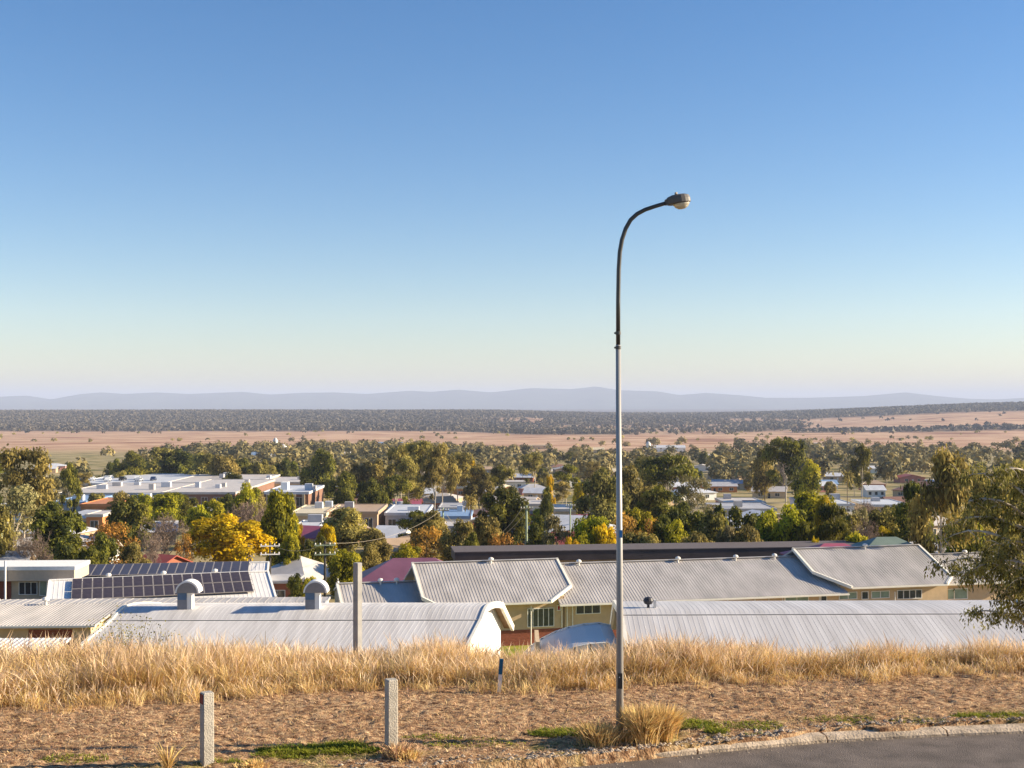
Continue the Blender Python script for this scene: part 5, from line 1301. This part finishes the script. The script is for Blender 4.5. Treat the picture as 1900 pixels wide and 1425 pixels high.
hand = [
 (420, 950, 168, 163, 'gold', 'big golden yellow autumn tree above the front solar panels'),
 (203, 966, 118, 158, 'orange', 'thin orange autumn tree in front of the white-roofed house on the left'),
 (340, 985, 40, 158, 'orange'), (98, 928, 118, 172, 'broad'), (135, 990, 100, 138, 'broad'), (62, 980, 100, 150, 'bare'), (28, 902, 120, 195, 'pale'), (-20, 930, 90, 150, 'olive'),
 (44, 828, 124, 215, 'gum', 'tallest rounded olive tree at the far left, rising above the mall'), (-30, 850, 90, 230, 'darkgum'), (90, 880, 60, 230, 'pale'), (130, 858, 42, 300, 'darkgum'),
 (243, 920, 86, 205, 'broad'), (185, 985, 70, 150, 'broad'), (305, 950, 118, 178, 'bare'), (275, 985, 70, 150, 'bare'), (250, 1005, 60, 140, 'olive'), (170, 1010, 60, 136, 'broad'),
 (312, 912, 72, 255, 'bright'), (395, 925, 60, 240, 'bright'), (455, 893, 74, 226, 'bright'), (465, 922, 110, 182, 'bare'), (520, 905, 66, 168, 'bright'), (505, 930, 60, 175, 'bright'), (535, 985, 50, 150, 'bright'),
 (552, 965, 30, 178, 'gold'), (606, 968, 40, 178, 'gold'), (575, 1000, 60, 155, 'broad'), (640, 1018, 70, 134, 'bright', 'rounded green bush-like tree between the pale house and the purple roof'), (552, 1062, 44, 128, 'broad', 'dark round shrub beside the red brick outbuilding'),
 (578, 1068, 36, 126, 'bright', 'yellow green shrub beside the dark round shrub'),
 (650, 940, 110, 196, 'olive'), (700, 985, 80, 165, 'olive'), (598, 992, 44, 172, 'broad'), (765, 948, 70, 205, 'darkgum'), (805, 945, 90, 186, 'olive'), (850, 962, 76, 176, 'olive'), (790, 975, 80, 158, 'orange'),
 (750, 1006, 90, 142, 'bright'), (690, 1008, 60, 150, 'olive'), (935, 900, 98, 215, 'broad', 'large dark round tree left of the middle green power pole'), (905, 960, 70, 160, 'olive'), (880, 985, 44, 150, 'broad'), (940, 985, 80, 146, 'orange'),
 (873, 912, 34, 232, 'palm', 'palm tree with bare trunk above the red hipped roof'), (1572, 868, 30, 330, 'palm', 'palm tree beside dark trees on the right'),
 (1014, 893, 30, 238, 'cypress', 'dark narrow cypress rising left of the street lamp'), (1000, 955, 60, 160, 'broad'), (1032, 955, 62, 152, 'pale'), (1098, 955, 92, 150, 'bright'), (1120, 968, 60, 146, 'gold'), (1060, 992, 50, 142, 'gold'), (1085, 985, 50, 145, 'bright'),
 (1118, 866, 100, 245, 'olive'), (1172, 862, 92, 252, 'olive'), (1240, 842, 110, 310, 'darkgum'), (1163, 950, 84, 150, 'orange'), (1205, 958, 60, 156, 'orange'), (1190, 985, 90, 142, 'olive'), (1212, 955, 28, 185, 'gold'),
 (1222, 900, 90, 215, 'darkgum'), (1265, 930, 100, 162, 'broad'), (1290, 885, 80, 250, 'pale'), (1335, 921, 96, 150, 'pyramid', 'dark pyramid-shaped tree behind the school roof, right of the lamp'), (1350, 975, 60, 138, 'pale'),
 (1398, 950, 90, 165, 'broad'), (1395, 978, 80, 138, 'olive'), (1290, 985, 90, 140, 'olive'), (1462, 932, 104, 152, 'bright', 'dense round bright green tree right of the pyramid-shaped tree'), (1510, 910, 100, 178, 'bright'), (1532, 915, 48, 172, 'gold'),
 (1312, 945, 90, 150, 'olive'), (1366, 938, 90, 160, 'broad'), (1428, 942, 84, 156, 'bright'), (1486, 948, 70, 150, 'broad'), (1562, 948, 90, 160, 'olive'), (1605, 958, 80, 146, 'bare'), (1232, 952, 84, 152, 'broad'), (1258, 962, 80, 146, 'bright'), (1642, 948, 84, 162, 'olive'), (1682, 955, 90, 150, 'broad'), (1180, 940, 70, 165, 'bright'), (1590, 985, 60, 136, 'bright'),
 (1512, 992, 24, 136, 'gold'), (1548, 935, 74, 150, 'darkgum'), (1605, 920, 90, 168, 'bare'), (1590, 945, 60, 160, 'pale'), (1640, 972, 54, 152, 'gold'), (1575, 990, 40, 140, 'gold'), (1690, 925, 80, 180, 'broad'), (1655, 940, 60, 175, 'olive'), (1700, 960, 70, 150, 'olive'),
 (1458, 810, 92, 400, 'darkgum', 'big dark broad gum rising above the others right of the lamp'), (1420, 830, 50, 420, 'olive'), (1500, 850, 60, 350, 'bright'), (1600, 822, 46, 430, 'darkgum'),
 (592, 830, 66, 420, 'broad', 'dense dark round tree above the tan shop'), (1200, 848, 60, 360, 'olive'), (1075, 888, 26, 300, 'gold'), (1020, 878, 22, 320, 'gold'), (876, 848, 16, 520, 'gold'),
 (745, 826, 70, 390, 'gum'), (785, 818, 84, 380, 'gum'), (820, 822, 70, 350, 'gum'), (850, 838, 70, 400, 'gum'), (760, 850, 60, 340, 'gum'), (805, 850, 60, 325, 'gum'), (700, 850, 70, 400, 'olive'),
 (245, 835, 70, 480, 'broad'), (290, 828, 80, 500, 'olive'), (330, 832, 76, 500, 'broad'), (375, 838, 60, 480, 'olive'), (415, 845, 60, 470, 'olive'), (455, 848, 56, 500, 'broad'), (490, 852, 50, 480, 'olive'), (215, 850, 40, 520, 'broad'), (530, 848, 50, 520, 'broad'),
 (1748, 830, 128, 118, 'gum', 'tall gum with pale bare trunk behind the right end of the school'), (1700, 895, 90, 155, 'darkgum'), (1830, 880, 110, 140, 'gum'), (1880, 860, 90, 165, 'gum'), (1790, 960, 80, 130, 'bright'), (1855, 985, 90, 122, 'broad'),
 (225, 910, 60, 300, 'olive'), (262, 914, 50, 290, 'bright'), (345, 917, 50, 285, 'broad'), (425, 915, 60, 275, 'broad'), (372, 935, 60, 230, 'bright'), (478, 908, 50, 300, 'olive'), (180, 915, 40, 320, 'olive'), (130, 905, 40, 340, 'pale'),
 (660, 858, 60, 380, 'olive'), (640, 872, 60, 330, 'broad'), (690, 885, 60, 300, 'broad'), (735, 880, 60, 320, 'darkgum'), (890, 860, 60, 380, 'olive'), (930, 862, 60, 400, 'darkgum'), (990, 840, 60, 480, 'gum'), (1050, 862, 60, 420, 'darkgum'),
]
for t_ in hand: tree(*t_[:5], label=t_[5] if len(t_) > 5 else None)
# image windows that stay open so the town's roofs can be seen (px0, px1, py0, py1, distance of what is seen)
KEEP = [(100, 575, 874, 922, 350), (485, 575, 880, 936, 320), (537, 705, 922, 952, 268), (712, 875, 918, 962, 262), (140, 205, 920, 958, 270), (960, 1100, 884, 925, 300), (1330, 1440, 862, 925, 318),
        (1495, 1590, 885, 925, 320), (1610, 1690, 900, 935, 320), (540, 640, 965, 1000, 180), (715, 760, 970, 1008, 160), (860, 930, 960, 990, 180), (410, 510, 826, 852, 800), (150, 220, 1000, 1030, 150),
        (1190, 1275, 815, 850, 850), (610, 660, 828, 850, 800), (500, 540, 805, 842, 900), (0, 230, 820, 862, 800), (780, 880, 885, 925, 300), (880, 985, 885, 906, 330), (1340, 1420, 825, 850, 700), (340, 400, 914, 930, 295), (1055, 1100, 920, 945, 260)]
for a_, b_, c_ in EXTRA:
    zz_ = g1(wx(a_, c_), c_); KEEP.append((a_ - b_ * .4, a_ + b_ * .4, HY + (EYE - zz_ - 4.4) * F / c_, HY + (EYE - zz_ - 2.2) * F / c_, c_ - 45))
kinds_near = ['olive'] * 6 + ['broad'] * 5 + ['gum'] * 4 + ['darkgum'] * 5 + ['bright'] * 2 + ['bare'] * 2 + ['pale'] * 2 + ['orange'] + ['gold']
kinds_far = ['olive'] * 5 + ['broad'] * 5 + ['gum'] * 5 + ['darkgum'] * 6 + ['pale'] * 2 + ['bare']
cells = []
tries = 0
while len(TREES) < 298 and tries < 6000:
    tries += 1
    if tries % 3 == 0: Yt = rt.uniform(165, 330); px = rt.uniform(-60, 1980)
    elif tries % 3 == 1: Yt = rt.uniform(330, 560); px = rt.uniform(-20, 1930)
    else: Yt = rt.uniform(560, 900); px = rt.uniform(-10, 1920)
    far = Yt > 330
    if px < 560 and Yt > 560 and rt.random() < .72: continue
    h = rt.triangular(4.5, 13, 7.5) * (1.12 if far else .85); w = h * rt.uniform(.65, 1.0); kd = rt.choice(kinds_far if far else kinds_near)
    x_ = wx(px, Yt); zb = g1(x_, Yt); top = HY + (EYE - zb - h) * F / Yt; wp_ = w * F / Yt
    bot = HY + (EYE - zb) * F / Yt
    bad = False
    for a, b, c, d, yy in KEEP:
        if Yt < yy + 60 and px + wp_ * .42 > a and px - wp_ * .42 < b and top < d - 2 and bot > c: bad = True; break
    if bad: continue
    for q in TREES:
        if abs(q[4] - Yt) < 0.06 * Yt and abs(q[2] - px) < wp_ * .55: bad = True; break
    if bad: continue
    tree(px, top, wp_, Yt, kd)

# the rest of the town's trees and the scrub of the plain, far enough to merge
def tufts(name, X, Y, H, W, K, m, seed, label, zoff=0.0, lsize=.30):
    rg = np.random.default_rng(seed); n = len(X)
    Z = ground(X, Y)
    d = rg.normal(size=(n, K, 3)); d /= np.linalg.norm(d, axis=2)[:, :, None]; d[:, :, 2] = np.abs(d[:, :, 2]) * 1.0 - .35 * (rg.random((n, K)) < .4)
    r_ = rg.uniform(.55, 1.0, (n, K))[:, :, None]
    c = np.stack([X, Y, Z + H * .55 + zoff], 1)[:, None, :]
    pos = c + d * r_ * np.stack([W / 2, W / 2, H * .45], 1)[:, None, :]
    nr = d + rg.normal(size=d.shape) * .35; nr /= np.linalg.norm(nr, axis=2)[:, :, None]
    tg = np.cross(nr, rg.normal(size=d.shape)); tg /= np.linalg.norm(tg, axis=2)[:, :, None]; bt = np.cross(nr, tg)
    s = (W[:, None] * lsize * rg.uniform(.6, 1.4, (n, K)))[:, :, None]
    V = np.stack([pos - tg * s, pos + tg * s * .5 - bt * s * .8, pos + tg * s * .5 + bt * s * .8], 2)
    tr = rg.random(n); at = np.repeat(np.clip(.6 * tr[:, None] + .4 * rg.random((n, K)), 0, 1).ravel(), 3)
    o = link(name, np_mesh(name, V.reshape(-1, 3), np.arange(n * K * 3).reshape(-1, 3), m, {'rnd': at}))
    return kind(o, 'stuff', label)
rg = np.random.default_rng(50)
n = 5200; Y_ = np.exp(rg.uniform(np.log(560), np.log(1750), n)); S_ = rg.uniform(-.47, .47, n); X_ = S_ * Y_
PX = S_ * F + CX
dens = fbm(X_ / 130, Y_ / 180, 3, 90) * 2 + .55 - .75 * sstep(Y_, 950, 1700) - .38 * (1 - sstep(PX, 240, 560)) - .2 * sstep(PX, 900, 1000) * (1 - sstep(PX, 1380, 1450)) * sstep(Y_, 700, 1000)
keep = rg.random(n) < dens
zz = ground(X_, Y_); PYb = HY + (EYE - zz) * F / Y_
for a, b, c, d, yy in KEEP:
    keep &= ~((Y_ < yy + 60) & (PX > a - 8) & (PX < b + 8) & (PYb - 10 * F / Y_ < d) & (PYb > c))
X_, Y_ = X_[keep], Y_[keep]; H_ = rg.uniform(6, 15, len(X_)); W_ = H_ * rg.uniform(.65, 1.1, len(X_))
tufts('far_town_trees', X_, Y_, H_, W_, 85, leaf_mat('far_leaf', (.080, .080, .036), (.36, .30, .11), 0.15), 51, 'far trees on the edge of town merging into one mass', lsize=.115)
# lines of paddock trees and single trees on the fields
n = 900; Y_ = rg.uniform(1700, 3000, n); S_ = rg.uniform(-.47, .47, n); line = np.abs(fbm(S_ * 9, Y_ / 260, 2, 95)) < .022
ok = line | (rg.random(n) < .008); X_ = (S_ * Y_)[ok]; Y_ = Y_[ok]; H_ = rg.uniform(5, 10, len(X_)); tufts('paddock_trees', X_, Y_, H_, H_ * 1.0, 26, LM['olive'], 52, 'scattered paddock trees on the tan fields', lsize=.2)
n = 105000; Y_ = rg.uniform(2450, 6800, n); S_ = rg.uniform(-.50, .50, n); X_ = S_ * Y_
wd = wood_density(X_, Y_); ok = rg.random(n) < wd * .55 + (rg.random(n) < .003); X_, Y_ = X_[ok], Y_[ok]
H_ = rg.uniform(8, 15, len(X_)) * (1 - .25 * (Y_ < 3100)); W_ = rg.uniform(9, 16, len(X_))
M_forest = leaf_mat('forest_leaf', (.050, .044, .034), (.14, .112, .075), 0.0)
tufts('forest', X_, Y_, H_, W_, 9, M_forest, 53, 'dark scrubby forest covering the low ridge beyond the fields', lsize=.33)

# ---- near gum on the right: drooping branches, leaf sprays
def near_gum(px, Yg, label, seed, lean, H, spread, base_r, nbr, leafn, lsz):
    rg = random.Random(seed); x_ = wx(px, Yg); zb = g1(x_, Yg)
    t = thing('gum_tree', label, 'tree', (x_, Yg, zb))
    tr = MB(); tr.tube([(0, 0, -.5), (lean * .15, 0, H * .25), (lean * .5, .2, H * .5), (lean * .8, 0, H * .75), (lean, 0, H * .97)], [base_r, base_r * .85, base_r * .62, base_r * .4, base_r * .1], n=10)
    tr.obj('trunk', M_gumbark, t, smooth=True)
    P_, D_ = [], []
    for b in range(nbr):
        f_ = .30 + .66 * (b + rg.random()) / nbr; a = b * 2.4 + rg.uniform(-.4, .4)
        r_ = spread * (1.05 - .55 * abs(f_ - .5) * 2 * .8) * rg.uniform(.65, 1.05)
        p = Vector((lean * f_, 0, H * f_ * .92)); d = Vector((math.cos(a), math.sin(a), rg.uniform(.4, 1.2))).normalized(); pts = [p.copy()]
        n_ = 7
        for i in range(n_):
            p = p + d * r_ / n_; d = (d + Vector((rg.gauss(0, .13), rg.gauss(0, .13), -.10 - .06 * i * rg.random()))).normalized(); pts.append(p.copy())
        lm_ = MB(); lm_.tube(pts, [base_r * .48 * (1 - i / (n_ + 1)) ** 1.2 + .008 for i in range(n_ + 1)], n=6)
        for i in range(2, n_ + 1):
            for k in range(3):
                q = pts[i].copy(); e = (Vector((rg.gauss(0, 1), rg.gauss(0, 1), rg.gauss(-.1, .6)))).normalized(); pq = [q.copy()]; LL = r_ * rg.uniform(.12, .30)
                for j in range(4): q = q + e * LL / 4; e = (e + Vector((rg.gauss(0, .2), rg.gauss(0, .2), -.28))).normalized(); pq.append(q.copy()); P_.append(q.copy()); D_.append(e.copy())
                lm_.tube(pq, [.016, .012, .009, .006, .004], n=4, cap=False)
        lm_.obj('limb', M_gumbark, t, smooth=True)
    r2 = np.random.default_rng(seed); Pn = np.array(P_); Dn = np.array(D_); n = leafn
    # leaves gather in sprays around a share of the twig ends
    c = r2.integers(0, len(Pn), max(60, len(Pn) * 2 // 5)); i = c[r2.integers(0, len(c), n)]
    off = r2.normal(size=(n, 3)) * np.array([.12, .12, .13]); pos = Pn[i] + off
    tg = Dn[i] * .4 + r2.normal(size=(n, 3)) * .45 + np.array([0, 0, -.8]); tg /= np.linalg.norm(tg, axis=1)[:, None]
    bt = np.cross(tg, r2.normal(size=(n, 3))); bt /= np.linalg.norm(bt, axis=1)[:, None]
    s = lsz * r2.uniform(.6, 1.4, n)[:, None]
    V = np.stack([pos, pos + tg * s * .4 + bt * s * .16, pos + tg * s, pos + tg * s * .4 - bt * s * .16], 1)
    rr = r2.random(len(Pn))[i] * .5 + r2.random(n) * .5
    link('crown', np_mesh('crown', V.reshape(-1, 3), np.arange(n * 4).reshape(-1, 4), LM['olive2'], {'rnd': np.repeat(rr, 4)}), t)
    return t
LM['olive2'] = leaf_mat('leaf_near_gum', (0.055, 0.06, 0.018), (0.44, 0.37, 0.10), 0.4)
near_gum(1905, 44, 'large near gum tree with drooping leafy branches at the right edge', 21, .2, wz(838, 44) - g1(wx(1905, 44), 44), 3.7, .13, 34, 26000, .15)
near_gum(1985, 40, 'gum tree cut off by the right edge of the frame', 33, .3, wz(880, 40) - g1(wx(1985, 40), 40), 3.4, .15, 20, 18000, .15)
# ---- scrambling bush in front of the left end of the arched hall
def bush(px, py, Yb, w, h, n, label, m, mb_=.9, lsz=.07):
    x_ = wx(px, Yb); zb = g1(x_, Yb); zt_ = wz(py, Yb) - zb
    t = thing('shrub', label, 'shrub', (x_, Yb, zb)); rg = random.Random(int(px)); s_ = MB(); P_ = []
    for k in range(16):
        a = rg.uniform(0, 2 * PI); d = Vector((math.cos(a) * .35 * w / zt_, math.sin(a) * .35 * w / zt_, 1)); p = Vector((0, 0, 0)); pts = [p.copy()]
        for i in range(6):
            p = p + d * zt_ / 6 * rg.uniform(.8, 1.1); d = d + Vector((rg.gauss(0, .12), rg.gauss(0, .12), 0)); pts.append(p.copy())
            if i > 2:
                for q in range(5): P_.append(p + Vector((rg.gauss(0, .25), rg.gauss(0, .25), rg.gauss(0, .15))))
        s_.tube(pts, [.03, .027, .022, .018, .014, .01, .006], n=4, cap=False)
    s_.obj('stem', M_bark, t)
    r2 = np.random.default_rng(int(px)); Pn = np.array([tuple(p) for p in P_]); i = r2.integers(0, len(Pn), n); pos = Pn[i] + r2.normal(size=(n, 3)) * .12
    tg = r2.normal(size=(n, 3)); tg /= np.linalg.norm(tg, axis=1)[:, None]; bt = np.cross(tg, r2.normal(size=(n, 3))); bt /= np.linalg.norm(bt, axis=1)[:, None]
    s = lsz * r2.uniform(.6, 1.4, n)[:, None]; V = np.stack([pos, pos + tg * s * .5 + bt * s * .35, pos + tg * s, pos + tg * s * .5 - bt * s * .35], 1)
    link('foliage', np_mesh('foliage', V.reshape(-1, 3), np.arange(n * 4).reshape(-1, 4), m, {'rnd': np.repeat(r2.random(n), 4)}), t)
bush(222, 1152, 52, 2.6, 2, 900, 'sparse thin-leaved shrub in front of the left end of the arched roof', LM['bright'])
bush(285, 1166, 50, 1.6, 2, 350, 'straggly shrub right of the sparse shrub before the arched roof', LM['olive'])
bush(110, 1188, 50, 1.4, 1.4, 250, 'twiggy low shrub at the edge of the tall grass on the left', LM['bare'])

# ---------------------------------------------------------------- labels that single out each tree
def zone(px):
    for a, s in ((150, 'at the far left'), (330, 'above the left solar panels'), (500, 'above the right solar panels'), (650, 'above the pale house'), (780, 'above the purple roof'),
                 (930, 'above the left school roof'), (1050, 'just left of the middle power pole zone'), (1148, 'just left of the lamp pole'), (1250, 'just right of the lamp pole'),
                 (1400, 'around the dark pyramid tree'), (1520, 'below the big dark gum'), (1640, 'above the right school roof'), (1760, 'by the pale-trunked gum')):
        if px < a: return s
    return 'at the right edge'
ZF = {'just left of the middle power pole zone': 'right of the large round tree'}
def band(Y): return 'nearest row' if Y < 200 else 'second row' if Y < 330 else 'middle rows' if Y < 560 else 'farthest rows'
WORD = ['', 'first', 'second', 'third', 'fourth', 'fifth', 'sixth', 'seventh', 'eighth', 'ninth', 'tenth', 'eleventh', 'twelfth']
HG = {}
for t_, d_, px_, py_, Y_h, c_ in HREC:
    z_ = zone(px_); z_ = ZF.get(z_, z_); HG.setdefault((d_, band(Y_h), z_), []).append((px_, t_))
for (d_, b_, z_), L_ in HG.items():
    L_.sort(key=lambda r: r[0])
    for i, (_, t_) in enumerate(L_):
        t_['label'] = f'{d_} {z_}, {b_}' + ('' if len(L_) == 1 else f', {WORD[i + 1]}'); t_['group'] = 'houses among the trees'
groups = {}
for r_ in TREES:
    if r_[5]: continue
    z_ = zone(r_[2]); z_ = ZF.get(z_, z_); groups.setdefault((r_[1], band(r_[4]), z_), []).append(r_)
for (d_, b_, z_), L_ in groups.items():
    L_.sort(key=lambda r: r[2])
    for i, r_ in enumerate(L_):
        r_[0]['label'] = (f'{d_} {z_}, {b_}' if len(L_) == 1 else f'{d_} {z_}, {b_}, {WORD[min(12, i + 1)]}')
        r_[0]['group'] = 'trees of the town'
